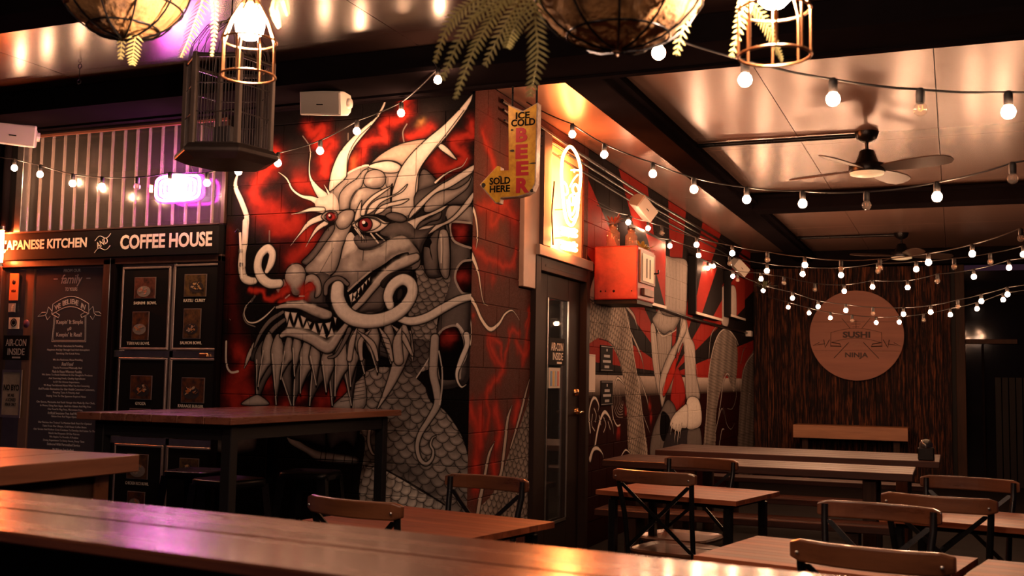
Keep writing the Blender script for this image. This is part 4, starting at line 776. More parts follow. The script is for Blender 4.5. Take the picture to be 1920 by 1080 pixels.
# ================================================================ high table and stools by the dragon
def plank_top(o,x0,x1,y0,y1,z,th,n,mat,along='x',gap=.003,bev=.003):
    for k in range(n):
        if along=='x': a,b_=y0+(y1-y0)*k/n,y0+(y1-y0)*(k+1)/n;bx=(x0,x1,a+gap/2,b_-gap/2)
        else: a,b_=x0+(x1-x0)*k/n,x0+(x1-x0)*(k+1)/n;bx=(a+gap/2,b_-gap/2,y0,y1)
        cx,cy=(bx[0]+bx[1])/2,(bx[2]+bx[3])/2
        ob('plank',MB().box(bx[0]-cx,bx[1]-cx,bx[2]-cy,bx[3]-cy,0,th),mat if not isinstance(mat,list) else mat[(k*7+k//2)%3],o,bev,(cx,cy,z-th))
M_tabley=wood('high_table_timber',(.20,.070,.034),(.085,.028,.014),1,.26,.5,8,.06)
o=thing('high_table','dark timber high table pushed up to the dragon wall','table',(-.80,-1.04,0))
plank_top(o,-.46,.46,-.82,.82,1.14,.035,6,M_tabley,'y')
ob('apron',MB().box(-.40,.40,-.74,-.71,1.03,1.10).box(-.40,.40,.71,.74,1.03,1.10).box(-.40,-.37,-.71,.71,1.03,1.10).box(.37,.40,-.71,.71,1.03,1.10),M_black,o)
for sx in(-1,1):
    for sy in(-1,1): ob('leg',MB().box(sx*.38-.028,sx*.38+.028,sy*.72-.028,sy*.72+.028,0,1.10),M_black,o,.004)
    ob('foot_rail',MB().box(sx*.38-.015,sx*.38+.015,-.69,.69,.24,.28),M_black,o)
def stool(label,x,y,rz):
    o=thing('metal_stool',label,'stool',(x,y,0),rz,'metal stools at the high table')
    n=24;sq=lambda a,e=.35:[(a*np.sign(math.cos(t))*abs(math.cos(t))**e,a*np.sign(math.sin(t))*abs(math.sin(t))**e) for t in np.linspace(0,2*math.pi,n+1)[:-1]]
    V=[];
    for a,z in((.135,.748),(.150,.760),(.158,.752),(.158,.715),(.150,.712)): V+=[(px,py,z) for px,py in sq(a)]
    Fc=[tuple(range(n))]+[(i*n+k,i*n+(k+1)%n,(i+1)*n+(k+1)%n,(i+1)*n+k) for i in range(4) for k in range(n)]
    ob('seat',MB().add(V,Fc,True),M_iron,o)
    for sx in(-1,1):
        for sy in(-1,1):
            ob('leg',MB().add([(sx*.150,sy*.095,.73),(sx*.150,sy*.150,.73),(sx*.095,sy*.150,.73),(sx*.215,sy*.175,0),(sx*.215,sy*.215,0),(sx*.175,sy*.215,0),(sx*.135,sy*.135,.72),(sx*.198,sy*.198,0)],[(0,1,4,3),(1,2,5,4),(2,6,7,5),(6,0,3,7),(3,4,5,7),(0,6,2,1)],False),M_iron,o)
    ob('cross_brace',MB().tube([(-.165,-.165,.30),(.165,.165,.30)],.008,6).tube([(-.165,.165,.30),(.165,-.165,.30)],.008,6),M_iron,o)
stool('black metal stool nearest the menu boards at the high table',-1.50,-.62,.1);stool('black metal stool under the middle of the high table',-1.02,-.95,-.15);stool('black metal stool against the dragon wall at the high table',-.90,-.32,.2)
# ================================================================ counters in front
o=thing('side_counter','thick timber counter end at the left beyond the front bar','counter',(-.30,-3.45,0))
plank_top(o,-.45,.33,-.33,.58,1.05,.06,3,wood('counter_timber',(.15,.055,.027),(.06,.020,.010),1,.3,.5),'y');ob('body',MB().box(-.40,.25,-.31,.50,0,.985),M_dkwood,o,.004);ob('corner_post',MB().box(.20,.26,.44,.51,0,.99),M_rail,o,.003)
o=thing('front_bar','long glossy timber bar top running across the foreground','bar',(1.77,-4.31,0),-.115)
plank_top(o,-2.6,2.6,-.205,.235,1.05,.022,2,M_bar,'x',.005,.004)
ob('body',MB().box(-2.5,2.5,-.10,.15,0,1.028),M_black,o,.005)
# ================================================================ bistro tables and cross back chairs
def bistro(label,x,y,rz,w=.78,d=.64):
    o=thing('bistro_table',label,'table',(x,y,0),rz,'bistro tables with striped timber tops')
    plank_top(o,-w/2,w/2,-d/2,d/2,.75,.025,10,M_tabs,'x',.0008,.0006)
    ob('sub_frame',MB().box(-w/2+.06,w/2-.06,-d/2+.06,d/2-.06,.70,.723),M_black,o)
    for sx in(-1,1):
        for sy in(-1,1): ob('leg',MB().box(sx*(w/2-.07)-.02,sx*(w/2-.07)+.02,sy*(d/2-.07)-.02,sy*(d/2-.07)+.02,0,.70),M_iron,o,.003)
    return o
def make_chair():
    o=thing('cross_back_chair','','chair')
    n=14;Q=np.linspace(-1,1,n+1);V=[];R_=lambda q:-.255-.055*(1-q*q)
    for q in Q:
        e=max(0,(abs(q)-.88)/.12);h=.031*(1-.35*e*e)
        for dy,dz in((-.012,-h),(-.012,h),(.012,h),(.012,-h)): V.append((q*.235,R_(q)+dy-.014,.852+dz+ (-.004 if dz<0 else 0)))
    Fc=[(0,3,2,1),(n*4,n*4+1,n*4+2,n*4+3)]+[(i*4+k,i*4+(k+1)%4,(i+1)*4+(k+1)%4,(i+1)*4+k) for i in range(n) for k in range(4)]
    ob('top_rail',MB().add(V,Fc,False),M_rail,o,.006,seg=2)
    for sx in(-1,1):
        ob('back_post',MB().tube([(sx*.20,-.235,0),(sx*.185,-.20,.25),(sx*.185,-.195,.46),(sx*.19,-.225,.64),(sx*.205,-.262,.80),(sx*.206,-.268,.87)],.014,8),M_iron,o)
        ob('leg',MB().tube([(sx*.17,.17,.44),(sx*.19,.20,0)],.014,8),M_iron,o)
        ob('bolt',MB().lathe([(.001,.004),(.005,.003),(.006,0)],8,(sx*.205,-.302,.845),(0,-1,0)),M_alu,o)
        ob('cross_brace',MB().add([(-sx*.185-.014,-.205+.004*sx,.47),(-sx*.185+.014,-.205+.004*sx,.47),(sx*.19+.014,-.262+.004*sx,.81),(sx*.19-.014,-.262+.004*sx,.81),(-sx*.185-.014,-.213+.004*sx,.47),(-sx*.185+.014,-.213+.004*sx,.47),(sx*.19+.014,-.270+.004*sx,.81),(sx*.19-.014,-.270+.004*sx,.81)],[(0,1,2,3),(7,6,5,4),(0,4,5,1),(1,5,6,2),(2,6,7,3),(3,7,4,0)]),M_iron,o)
    n=20;sq=lambda a:[(a*np.sign(math.cos(t))*abs(math.cos(t))**.5,a*np.sign(math.sin(t))*abs(math.sin(t))**.5) for t in np.linspace(0,2*math.pi,n+1)[:-1]]
    V=[(px,py,z) for a,z in((.17,.452),(.205,.462),(.212,.452),(.205,.438)) for px,py in sq(a)]
    ob('seat',MB().add(V,[tuple(range(n)),tuple(range(3*n,4*n))[::-1]]+[(i*n+k,i*n+(k+1)%n,(i+1)*n+(k+1)%n,(i+1)*n+k) for i in range(3) for k in range(n)]),M_rail,o)
    ob('stretcher',MB().tube([(-.18,.185,.2),(.18,.185,.2)],.008,6).tube([(-.19,-.2,.22),(-.18,.185,.2)],.008,6).tube([(.19,-.2,.22),(.18,.185,.2)],.008,6),M_iron,o)
    return o
chair0=make_chair();first=[True]
def chair(label,px,py,y,rz):
    """back rail centre stands on the line of sight px,py at depth line y"""
    p=ony(px,py,y);c=chair0 if first[0] else copytree(chair0);first[0]=False
    s_,c_=math.sin(rz),math.cos(rz);c.location=(p[0]-(.285*s_),y+(.285*c_),0);c.rotation_euler=(0,0,rz);tag(c,label,'chair','cross back chairs at the bistro tables')
RT=-.2
bistro('bistro table at the dragon wall corner',.70,-1.90,RT,.82,.64);bistro('bistro table in front of the scaled serpent mural',1.37,-.12,RT,.80,.62)
bistro('large bistro table nearest the camera at lower right',2.33,-2.02,RT,.80,.60);bistro('table joined to the nearest right table at the frame edge',3.145,-2.19,RT,.80,.60);bistro('bistro table at the far right edge',2.86,-.56,RT,.84,.58)
chair('chair with its back to the camera at the dragon corner table',660,930,-2.38,RT);chair('chair facing the camera beside the dragon wall corner',915,892,-1.27,RT+math.pi)
chair('chair with its back turned at the serpent mural table',1224,876,-0.53,RT);chair('chair facing the camera behind the serpent mural table',1316,868,0.5,RT+math.pi)
chair('chair facing the camera across the nearest right table',1648,958,-1.5,RT+math.pi);chair('nearest chair at lower right, its dark back to the camera',1628,1028,-2.64,RT)
chair('chair with its back turned at the far right table',1757,920,-1.02,RT);chair('chair facing the camera behind the far right table',1818,896,0,RT+math.pi)
# ================================================================ long tables and benches at the back
M_long=wood('long_table_timber',(.055,.018,.011),(.02,.008,.006),0,.38,.0,7,.08,(.32,.68),.3)
def longtable(label,x0,x1,y0,y1):
    o=thing('long_table',label,'table',((x0+x1)/2,(y0+y1)/2,0),0,'long communal tables');w,d=(x1-x0)/2,(y1-y0)/2
    plank_top(o,-w,w,-d,d,.75,.05,4,M_long,'x',.004,.004)
    for sx in(-1,1):
        for sy in(-1,1): ob('leg',MB().box(sx*(w-.28)-.045,sx*(w-.28)+.045,sy*(d-.12)-.04,sy*(d-.12)+.04,0,.70),M_dkwood,o,.004)
        ob('cross_rail',MB().box(sx*(w-.28)-.03,sx*(w-.28)+.03,-d+.1,d-.1,.60,.70),M_dkwood,o)
def bench(label,x0,x1,y,z=.45):
    o=thing('bench_seat',label,'bench',((x0+x1)/2,y,0),0,'benches at the long tables');w=(x1-x0)/2
    plank_top(o,-w,w,-.15,.15,z,.045,2,M_long,'x',.004,.004)
    for sx in(-1,1): ob('leg',MB().box(sx*(w-.25)-.04,sx*(w-.25)+.04,-.12,.12,0,z-.045),M_dkwood,o,.004)
longtable('farther long dark timber table below the round sign',.35,2.60,3.05,4.0);longtable('nearer long dark timber table behind the bistro chairs',.30,2.45,1.72,2.42)
bench('bench between the two long tables',.4,2.4,2.74);bench('bench in front of the nearer long table',.4,2.35,1.38);bench('bench behind the farther long table',.5,2.5,4.4)
o=thing('back_bench','pale plank bench set against the back plank wall','bench',(1.38,9.66,0));ob('seat_plank',MB().box(-.75,.75,-.2,.2,.70,.755),M_pale,o,.004);ob('front_board',MB().box(-.75,.75,-.215,-.19,.575,.75),M_pale,o,.004)
for sx in(-1,1): ob('leg',MB().box(sx*.6-.04,sx*.6+.04,-.12,.12,0,.70),M_dkwood,o)
p=onz(1775,876,.75);o=thing('napkin_holder','dark shiny holder standing on the right end of a long table','holder',(2.50,3.2,.75));ob('body',MB().box(-.06,.06,-.05,.05,0,.10),M_iron,o,.008);ob('glass_lid',MB().lathe([(.05,.10),(.052,.13),(.03,.16),(.001,.165)],14),pm('dark_glass',(.02,.02,.022),.08,coat=.6),o)
# round sign
o=thing('round_sign','round timber sign with ribbon emblem on the plank wall','sign',(1.445,9.885,2.01))
for k,(a,b_) in enumerate(((-1,-.34),(-.34,.30),(.30,1))):
    R_=.635;pts=[];zs=np.sin(np.linspace(math.asin(a),math.asin(b_),9))
    pts=[(-R_*math.sqrt(max(0,1-q*q)),R_*q) for q in zs]+[(R_*math.sqrt(max(0,1-q*q)),R_*q) for q in zs[::-1]]
    if a<=-1: pts=pts[1:]
    if b_>=1: pts=[q for i,q in enumerate(pts) if i!=8]
    ob('board',MB().prism([(x,z+(.0015 if z<b_*R_-.01 else -.0015)) for x,z in pts],(0,-.03,0),(1,0,0),(0,0,1),(0,.03,0)),wood('round_sign_timber',(.31,.115,.068),(.22,.075,.044),0,.55,0,4,.05),o)
Mbr=pm('branded_brown',(.045,.022,.018),.7)
text('lettering','SUSHI',Mbr,o,(.005,-.0315,.01),w=.37,h=.09,bold=.045);text('lettering','NINJA',Mbr,o,(.005,-.0315,-.285),w=.31,h=.09,bold=.035);text('lettering','Cafe',pm('branded_soft',(.26,.115,.065),.7),o,(.0,-.0315,-.13),w=.13,h=.06,shear=.3)
def rl(P,r=.006,name='ribbon_line'): ob(name,MB().tube([(x,-.031,z) for x,z in P],r,4,flat=.4),Mbr,o)
for dz in(.08,-.06): rl([(-.34+.68*t,-.04+dz+.06*math.sin(math.pi*t)) for t in np.linspace(0,1,11)])
for sx in(-1,1):
    rl([(sx*.34,.04),(sx*.345,-.16)],.008);rl([(sx*.345,-.15),(sx*.2,-.155),(sx*.22,-.12),(sx*.33,-.10)],.016);rl([(sx*.36,-.06),(sx*.42,-.17),(sx*.44,-.06)],.014);rl([(sx*.42,-.12),(sx*.5,-.13),(sx*.59,-.15),(sx*.5,-.10)],.010)
    rl([(sx*.30,-.32),(sx*.10,-.10)],.011,'sword_line');rl([(-sx*.08,.10),(-sx*.19,.24)],.008,'sword_line')
for z,w_ in((.20,.03),(.16,.06),(.12,.045)): rl([(-w_,z),(w_,z)],.006,'emblem_stroke')
rl([(0,.10),(0,.23)],.006,'emblem_stroke')
# ================================================================ things on the side wall
o=thing('red_wall_box','weathered red metal box with a glass front mounted on the side wall','box',(0,2.4,1.985))
ob('case',MB().box(.0,.37,0,.52,0,.44),pm('weathered_red',(.40,.032,.022),.45,.0,var=.5,vs=9,col2=(.20,.012,.010),bump=.1,bs=40),o,.012,seg=2)
ob('front_frame',MB().box(.37,.385,.03,.49,.14,.41),wood('box_brown',(.22,.09,.05),(.12,.05,.03),2,.5,0),o,.003);ob('label_plate',MB().box(.385,.390,.08,.42,.16,.385),pm('ivory_plate',(.74,.68,.50),.5),o);
for k in(-1,1): ob('slot',MB().box(.390,.393,.25+k*.05-.008,.25+k*.05+.008,.19,.35),M_print,o)
ob('coin_tray',MB().box(.37,.40,.10,.40,.04,.10),MATS['box_brown'],o,.004);ob('latch',MB().tube([(.385,.46,.25),(.42,.46,.25),(.42,.46,.28)],.008,6),M_iron,o)
for x,r in((.06,.008),(.10,.006),(.17,.011),(.32,.006)): ob('bolt_hole',MB().lathe([(.001,.001),(r,.001),(r,0)],10,(x,-.001,.07),(0,-1,0)),M_print,o)
ob('shelf_bracket',MB().box(.0,.36,.02,.50,-.03,-.001),M_black,o)
Mj=glass('jar_glass',(.95,.75,.65),.05,.18)
for k,(x,y,h,r,lab) in enumerate(((.13,2.5,.17,.055,'left clear glass jar on top of the red box'),(.25,2.62,.15,.05,'right clear glass jar on top of the red box'))):
    q=thing('glass_jar',lab,'jar',(x,y,2.426),group='jars on the red box');ob('jar_body',MB().lathe([(.001,0),(r,.002),(r,h*.7),(r*.6,h*.85),(r*.6,h),(r*.55,h),(r*.55,h*.85)],16),Mj,q);ob('lid',MB().lathe([(r*.64,h),(r*.64,h+.02),(.001,h+.022)],14),M_alu,q)
def leafy(name,label,base,n,L,spread,mat,seed,cat='plant',up=.5):
    r=random.Random(seed);q=thing(name,label,cat,base)
    for k in range(n):
        a=r.uniform(0,6.283);e=r.uniform(.1,1)*spread;l=L*r.uniform(.6,1.1);d=np.array([math.cos(a)*e,math.sin(a)*e,up*r.uniform(.4,1.2)]);d/=np.linalg.norm(d);s=np.cross(d,[0,0,1.]);s/=np.linalg.norm(s)+1e-9
        o0=np.array([math.cos(a)*.02,math.sin(a)*.02,0]);dr=np.array([0,0,-.25*l])
        V=[o0,o0+d*l*.35+s*l*.11,o0+d*l*.35-s*l*.11,o0+d*l*.75+s*l*.08+dr*.4,o0+d*l*.75-s*l*.08+dr*.4,o0+d*l+dr]
        ob('leaf',MB().add(V,[(0,1,2),(1,3,4,2),(3,5,4)]),mat,q)
    return q
Mlf=pm('leaf_green',(.20,.26,.06),.45,var=.4,vs=12);Mye=pm('leaf_yellow',(.50,.40,.07),.45,var=.3,vs=12)
leafy('dried_flowers','reddish dried flowers in the left jar on the red box',(.13,2.5,2.62),12,.13,.7,pm('dried_red',(.40,.10,.06),.6),2)
leafy('trailing_plant','yellow green leafy plant on top of the red box',(.30,2.80,2.426),18,.13,1.2,Mye,3)
for nm,lab,y0,y1,z0,z1 in(('sun_ray_panel','painted black framed panel right behind the red box',3.05,4.40,2.04,2.72),('sun_ray_panel','middle painted black framed panel on the side wall',5.75,7.20,2.07,2.72),('sun_ray_panel','farthest painted black framed panel on the side wall',7.75,8.75,2.16,2.75)):
    q=thing(nm,lab,'panel',(.002,y0,z0),group='painted panels on the side wall');L_,H_=y1-y0,z1-z0
    ob('case',MB().box(.0,.09,0,L_,0,H_),M_black,q,.004);ob('bracket',MB().box(-.002,0,L_*.4,L_*.6,H_*.4,H_*.6),M_iron,q);ob('face',MB().box(.088,.094,.03,L_-.03,.03,H_-.03),M_side,q);ob('sill_strip',MB().box(.09,.10,0,L_,0,.028),pm('strip_white',(.55,.48,.40),.5),q)
o=tag(ob('wall_conduit',MB().tube([(.022,4.42,2.055),(.022,5.7,2.025),(.022,9.3,2.02)],.016,8),M_iron),'black conduit running along the side wall under the panels','conduit')
o=tag(ob('junction_box',MB().box(.0,.08,9.3,9.42,1.97,2.05),M_white,None,.006),'small pale junction box at the end of the wall conduit','junction box')
for k,(z,r) in enumerate(((3.10,.014),(3.04,.010),(2.97,.008))):
    tag(ob('cable_run',MB().tube([(.03+.01*k,.35,z+.03),(.03,1.6,z),(.03,4.2,z-.03),(.03,7.4,z-.01),(.03,9.7,z-.03)],r,7),M_iron if k<2 else M_rubber),('upper','middle','lowest')[k]+' dark cable run along the top of the side wall','cable')
def wallsign(name,label,y0,y1,z0,z1,mat,items,cat='sign'):
    q=thing(name,label,cat,(0,(y0+y1)/2,(z0+z1)/2));ob('plate',MB().box(0,.008,-(y1-y0)/2,(y1-y0)/2,-(z1-z0)/2,(z1-z0)/2),mat,q,.002);W_,H_=y1-y0,z1-z0
    ob('rim',MB().box(.008,.010,-W_/2+.01,W_/2-.01,H_/2-.014,H_/2-.010).box(.008,.010,-W_/2+.01,W_/2-.01,-H_/2+.010,-H_/2+.014),MATS['sign_grey'],q)
    for z,w_ in items: ob('printed_line',MB().box(.008,.0095,-w_/2,w_/2,z-.011,z+.011),MATS['sign_grey'],q)
wallsign('paper_notice','white paper notice fixed beside the side door frame',2.27,2.44,1.235,1.54,pm('paper_white',(.66,.58,.50),.7),[],'notice')
wallsign('small_plaque','upper dark plaque beside the paper notice',2.58,2.92,1.405,1.625,M_print,[(.07,.03),(.02,.16),(-.025,.22),(-.07,.13)]);wallsign('small_plaque','lower dark plaque beside the paper notice',2.60,2.93,1.12,1.33,M_print,[(.065,.03),(.02,.14),(-.02,.22),(-.065,.12)])
# speakers
def speaker(label,p,rz,tilt,scl=1.,roll=0):
    o=thing('wall_speaker',label,'speaker',tuple(p),group='white wall speakers');o.rotation_euler=(tilt,roll,rz);o.scale=(scl,)*3
    ol=[(-.14,-.075),(.14,-.075),(.14,.075),(-.14,.075)]
    pr=[(-.075,-.09),(-.075,.02),(-.055,.06),(0,.085),(.055,.06),(.075,.02),(.075,-.09)]
    ob('shell',MB().prism([(b_,a) for a,b_ in pr],(-.14,0,0),(0,1,0),(0,0,1),(.28,0,0)),M_white,o,.008,seg=2)
    ob('grille',MB().box(-.132,.132,-.096,-.09,-.067,.067),pm('grille_cream',(.50,.45,.39),.7,bump=.4,bs=700),o,.004)
    ob('badge',MB().box(-.022,.022,-.0975,-.096,-.012,-.004),M_black,o);ob('bracket',MB().box(-.03,.03,.085,.15,-.02,.02),M_iron,o);ob('knob',MB().lathe([(.001,.02),(.03,.018),(.032,0)],14,(.14,.02,0),(1,0,0)),M_white,o)
speaker('white speaker hung above the dragon horn',(-.82,-.40,3.0),.12,.25,.98,.07);speaker('white speaker cut by the left frame edge',(-3.42,-.36,3.0),.75,.2,1.05,.05)
speaker('white speaker hung on the side wall above the red box',(.18,3.2,2.86),1.2,.35,.85,.55);speaker('small far white speaker near the plank wall corner',(.16,7.93,2.81),1.0,.3,.85,.6)
# ================================================================ ceiling fans
def fan(label,x,y,angs):
    o=thing('ceiling_fan',label,'fan',(x,y,ZC),group='black ceiling fans')
    ob('canopy',MB().lathe([(.085,0),(.085,-.012),(.072,-.05),(.04,-.072),(.014,-.078)],20),M_iron,o);ob('rod',MB().tube([(0,0,-.07),(0,0,-.16)],.012,8),M_iron,o)
    ob('motor_cone',MB().lathe([(.03,-.13),(.05,-.14),(.085,-.235),(.095,-.24)],20),M_iron,o);ob('motor_drum',MB().lathe([(.05,-.235),(.122,-.24),(.13,-.25),(.13,-.30),(.125,-.305)],26),M_iron,o)
    ob('light_lens',MB().lathe([(.123,-.300),(.12,-.318),(.07,-.33),(.001,-.333)],24),pm('lens_opal',(.82,.72,.58),.4,emit=(1,.62,.3),es=.25),o)  # weak emission brightens the unlit lens
    for a in angs:
        ca,sa=math.cos(a),math.sin(a);V=[]
        st=[(.11,.035),(.18,.055),(.34,.075),(.5,.078),(.60,.06),(.635,.02)]
        for r,hw in st:
            for sgn in(-1,1): V.append((ca*r-sa*hw*sgn,sa*r+ca*hw*sgn,-.275-.022*sgn*hw/.078))
        n=len(V);V+=[(a_,b_,c_-.008) for a_,b_,c_ in V];m=len(st)
        Fc=[(2*i,2*i+1,2*i+3,2*i+2) for i in range(m-1)]+[(n+2*i,n+2*i+2,n+2*i+3,n+2*i+1) for i in range(m-1)]+[(2*i,2*i+2,n+2*i+2,n+2*i) for i in range(m-1)]+[(2*i+1,n+2*i+1,n+2*i+3,2*i+3) for i in range(m-1)]+[(0,n,n+1,1),(n-2,n-1,2*n-1,2*n-2)]
        ob('blade',MB().add(V,Fc),pm('blade_dark',(.075,.052,.042),.35),o)
FX=(2.141,2.297)
an=[]
for px,py in((1797,294),(1508,296),(1480,345),(1735,340)):
    q=onz(px,py,2.925);an.append(math.atan2(q[1]-FX[1],q[0]-FX[0]))
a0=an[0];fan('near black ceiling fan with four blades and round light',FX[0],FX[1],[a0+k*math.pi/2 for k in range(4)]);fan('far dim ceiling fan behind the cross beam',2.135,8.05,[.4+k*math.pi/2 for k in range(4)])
tag(ob('ceiling_conduit',MB().tube([(.885,2.285,ZC-.022),(2.06,2.297,ZC-.022)],.018,8),M_iron),'dark conduit across the ceiling to the near fan','conduit')
tag(ob('ceiling_conduit',MB().tube([(.885,8.05,ZC-.022),(2.055,8.05,ZC-.022)],.018,8),M_iron),'dark conduit across the ceiling to the far fan','conduit')
# ================================================================ bird cage
c=atd(424,300,5.3);o=thing('bird_cage','large dark hanging bird cage lantern with a hexagonal base','bird cage',(c[0],c[1],c[2]))
hx=lambda R,z,off=.35:[(R*math.cos(off+k*math.pi/3),R*math.sin(off+k*math.pi/3),z) for k in range(6)]
M_cage=pm('cage_metal',(.085,.062,.055),.38,.5,var=.4,vs=14)
ob('base_plate',MB().add(hx(.20,-.025)+hx(.262,0)+hx(.262,.018)+hx(.235,.045),[tuple(range(6))[::-1],tuple(range(18,24))]+[(i*6+k,i*6+(k+1)%6,(i+1)*6+(k+1)%6,(i+1)*6+k) for i in range(3) for k in range(6)]),M_cage,o,.003)
for k,p in enumerate(hx(.215,.04)): ob('post',MB().box(p[0]-.013,p[0]+.013,p[1]-.013,p[1]+.013,.04,.49),pm('cage_post',(.17,.12,.095),.45,.2,var=.3,vs=10),o,.003)
for z in(.05,.20,.34,.475):
    a=hx(.215,z)
    for k in range(6): ob('cross_rail' if z>.4 else 'cross_wire',MB().tube([a[k],a[(k+1)%6]],.011 if z>.4 else .003,6),M_cage,o)
mb=MB();a,b_=hx(.213,.05),hx(.213,.47)
for k in range(6):
    for t in np.linspace(0,1,14)[1:-1]:
        p=np.array(a[k])*(1-t)+np.array(a[(k+1)%6])*t;mb.tube([p,p+np.array([0,0,.42])],.0021,4,False)
q=ob('wires',mb,M_cage,o);q['kind']='stuff'
mb=MB();
for k in range(24):
    t=k/24*6.283;mb.tube([(.20*math.cos(t),.20*math.sin(t),.48),(.185*math.cos(t),.185*math.sin(t),.56),(.12*math.cos(t),.12*math.sin(t),.66),(.02*math.cos(t),.02*math.sin(t),.70)],.0024,4,False)
q=ob('dome_wires',mb,M_cage,o);q['kind']='stuff'
ob('finial',MB().lathe([(.025,.69),(.03,.70),(.012,.72),(.006,.73)],12),M_cage,o);ob('hanging_chain',MB().tube([(0,0,.72),(0,0,ZC-c[2])],.004,6),M_iron,o)
ob('cage_tray',MB().box(-.05,.05,-.05,.05,.05,.16),pm('cage_inner',(.05,.04,.042),.6),o,.004)
# ================================================================ pendant lamps in copper cages
def pendant(label,p,scl=1.):
    o=thing('cage_pendant',label,'pendant lamp',tuple(p),group='copper cage pendants')
    R=.075;
    for z in(0,.10): ob('hoop',MB().ring((0,0,z),R,.0032,30,6),M_copper,o)
    for k in range(8):
        t=k*math.pi/4+.2;x,y=math.cos(t),math.sin(t);ob('cage_wire',MB().tube([(R*x,R*y,0),(R*x,R*y,.10),(.055*x,.055*y,.155),(.022*x,.022*y,.215)],.0030,6),M_copper,o)
    ob('bulb',MB().lathe([(.001,.103),(.020,.108),(.036,.125),(.041,.148),(.036,.170),(.022,.190),(.014,.205)],18),emis('pendant_glow',PEND_C,PEND_E),o)
    ob('socket',MB().lathe([(.016,.203),(.024,.205),(.024,.255),(.012,.27),(.001,.272)],16),M_copper,o);ob('cord',MB().tube([(0,0,.27),(0,0,ZC-p[2])],.0035,6),M_rubber,o);ob('ceiling_rose',MB().lathe([(.05,ZC-p[2]),(.05,ZC-p[2]-.012),(.02,ZC-p[2]-.03)],16),M_iron,o)
pendant('copper cage pendant lamp beside the hanging bird cage',atd(465,143,3.0));pendant('copper cage pendant lamp at the top right',atd(1452,105,2.27))
pendant('unseen copper cage pendant lamp added behind the camera on the left',(.9,-6.1,2.45));pendant('unseen copper cage pendant lamp added behind the camera on the right',(3.3,-6.4,2.45))  # unseen pendants added to light the dragon wall from the front
# ================================================================ hanging baskets and ferns
M_coir=pm('coir_fibre',(.58,.30,.10),.9,var=.75,vs=7,col2=(.07,.034,.018),bump=1.0,bs=38)
M_fern=pm('fern_green',(.50,.44,.16),.5,var=.35,vs=20)
def basket(label,c,R):
    o=thing('hanging_basket',label,'hanging basket',tuple(c),group='coir hanging baskets');r=random.Random(int(c[0]*100))
    n,m=28,10;V=[];
    for i in range(m+1):
        ph=math.pi/2*i/m
        for k in range(n):
            j=1+.035*math.sin(k*2.1+i*1.3)+r.uniform(-.02,.02);V.append((R*math.cos(ph-.0)*j*math.cos(2*math.pi*k/n),R*math.cos(ph)*j*math.sin(2*math.pi*k/n),-R*.92*math.sin(ph)*j))
    ob('coir_liner',MB().add(V,[(i*n+k,i*n+(k+1)%n,(i+1)*n+(k+1)%n,(i+1)*n+k) for i in range(m) for k in range(n)],True),M_coir,o)
    ob('soil',MB().lathe([(R*.97,-.015),(.001,.0)],28),pm('soil',(.03,.02,.015),.95),o)
    for ph in(0,.5,1.0): ob('wire_hoop',MB().ring((0,0,-R*.95*math.sin(ph)),R*1.03*math.cos(ph),.003,30,5),M_iron,o)
    for k in range(10):
        t=k*math.pi/5;ob('wire_rib',MB().tube([(R*1.035*math.cos(a)*math.cos(t),R*1.035*math.cos(a)*math.sin(t),-R*.965*math.sin(a)) for a in np.linspace(0,1.5,8)],.003,5),M_iron,o)
    for k in range(3):
        t=k*2.094+.5;ob('chain',MB().tube([(R*math.cos(t),R*math.sin(t),0),(0,0,ZC-.06-c[2])],.003,5),M_iron,o)
    ob('hook',MB().tube([(0,0,ZC-.07-c[2]),(0,0,ZC-c[2])],.005,6),M_iron,o)
BL,BR=atd(236,-36,3.2),atd(1160,-66,2.4)
basket('coir hanging basket at the upper left, lit from its right',BL,.185);basket('large coir hanging basket at the top right of centre',BR,.205)
def frond(parent,P3,wd,n=20,droop=.3,seed=0):
    """P3 control points; leaflets in pairs along the stalk"""
    P=[np.array(p) for p in P3];Q=[];m=len(P)
    for i in range(m-1):
        p0,p1,p2,p3=P[max(i-1,0)],P[i],P[i+1],P[min(i+2,m-1)]
        for t in np.linspace(0,1,8,endpoint=False): Q.append(.5*(2*p1+(p2-p0)*t+(2*p0-5*p1+4*p2-p3)*t*t+(3*p1-p0-3*p2+p3)*t**3))
    Q.append(P[-1]);Q=np.array(Q);r=random.Random(seed)
    mb=MB().tube(Q,[.0028*(1-.7*i/len(Q)) for i in range(len(Q))],4)
    nrm=np.array([AX[2][0],AX[2][1],0])*-1+np.array([r.uniform(-.5,.5),r.uniform(-.3,.3),.2])
    Ln=sum(np.linalg.norm(Q[i+1]-Q[i]) for i in range(len(Q)-1));n=n or int(Ln*.9/.0125);sp=Ln*.9/n
    for k in range(n):
        u=.10+.90*k/n;f_=u*(len(Q)-1);i=int(f_);t=f_-i;p=Q[i]*(1-t)+Q[min(i+1,len(Q)-1)]*t;tg=Q[min(i+1,len(Q)-1)]-Q[max(i-1,0)];tg=tg/np.linalg.norm(tg)
        s=np.cross(tg,nrm);s/=np.linalg.norm(s);L=wd*math.sin(math.pi*min(1,u*.78+.2))**.8*r.uniform(.85,1.1)+.004
        for sg in(-1,1):
            d=s*sg*.86+tg*.5;d/=np.linalg.norm(d);e=tg*sp*.25;z=np.array([0,0,-.18*L])
            mb.add([p-e,p+e,p+d*L*.6+e*1.1+z*.4,p+d*L*.6-e*.9+z*.4,p+d*L+z],[(0,1,2,3),(3,2,4)])
    ob('frond',mb,M_fern,parent)
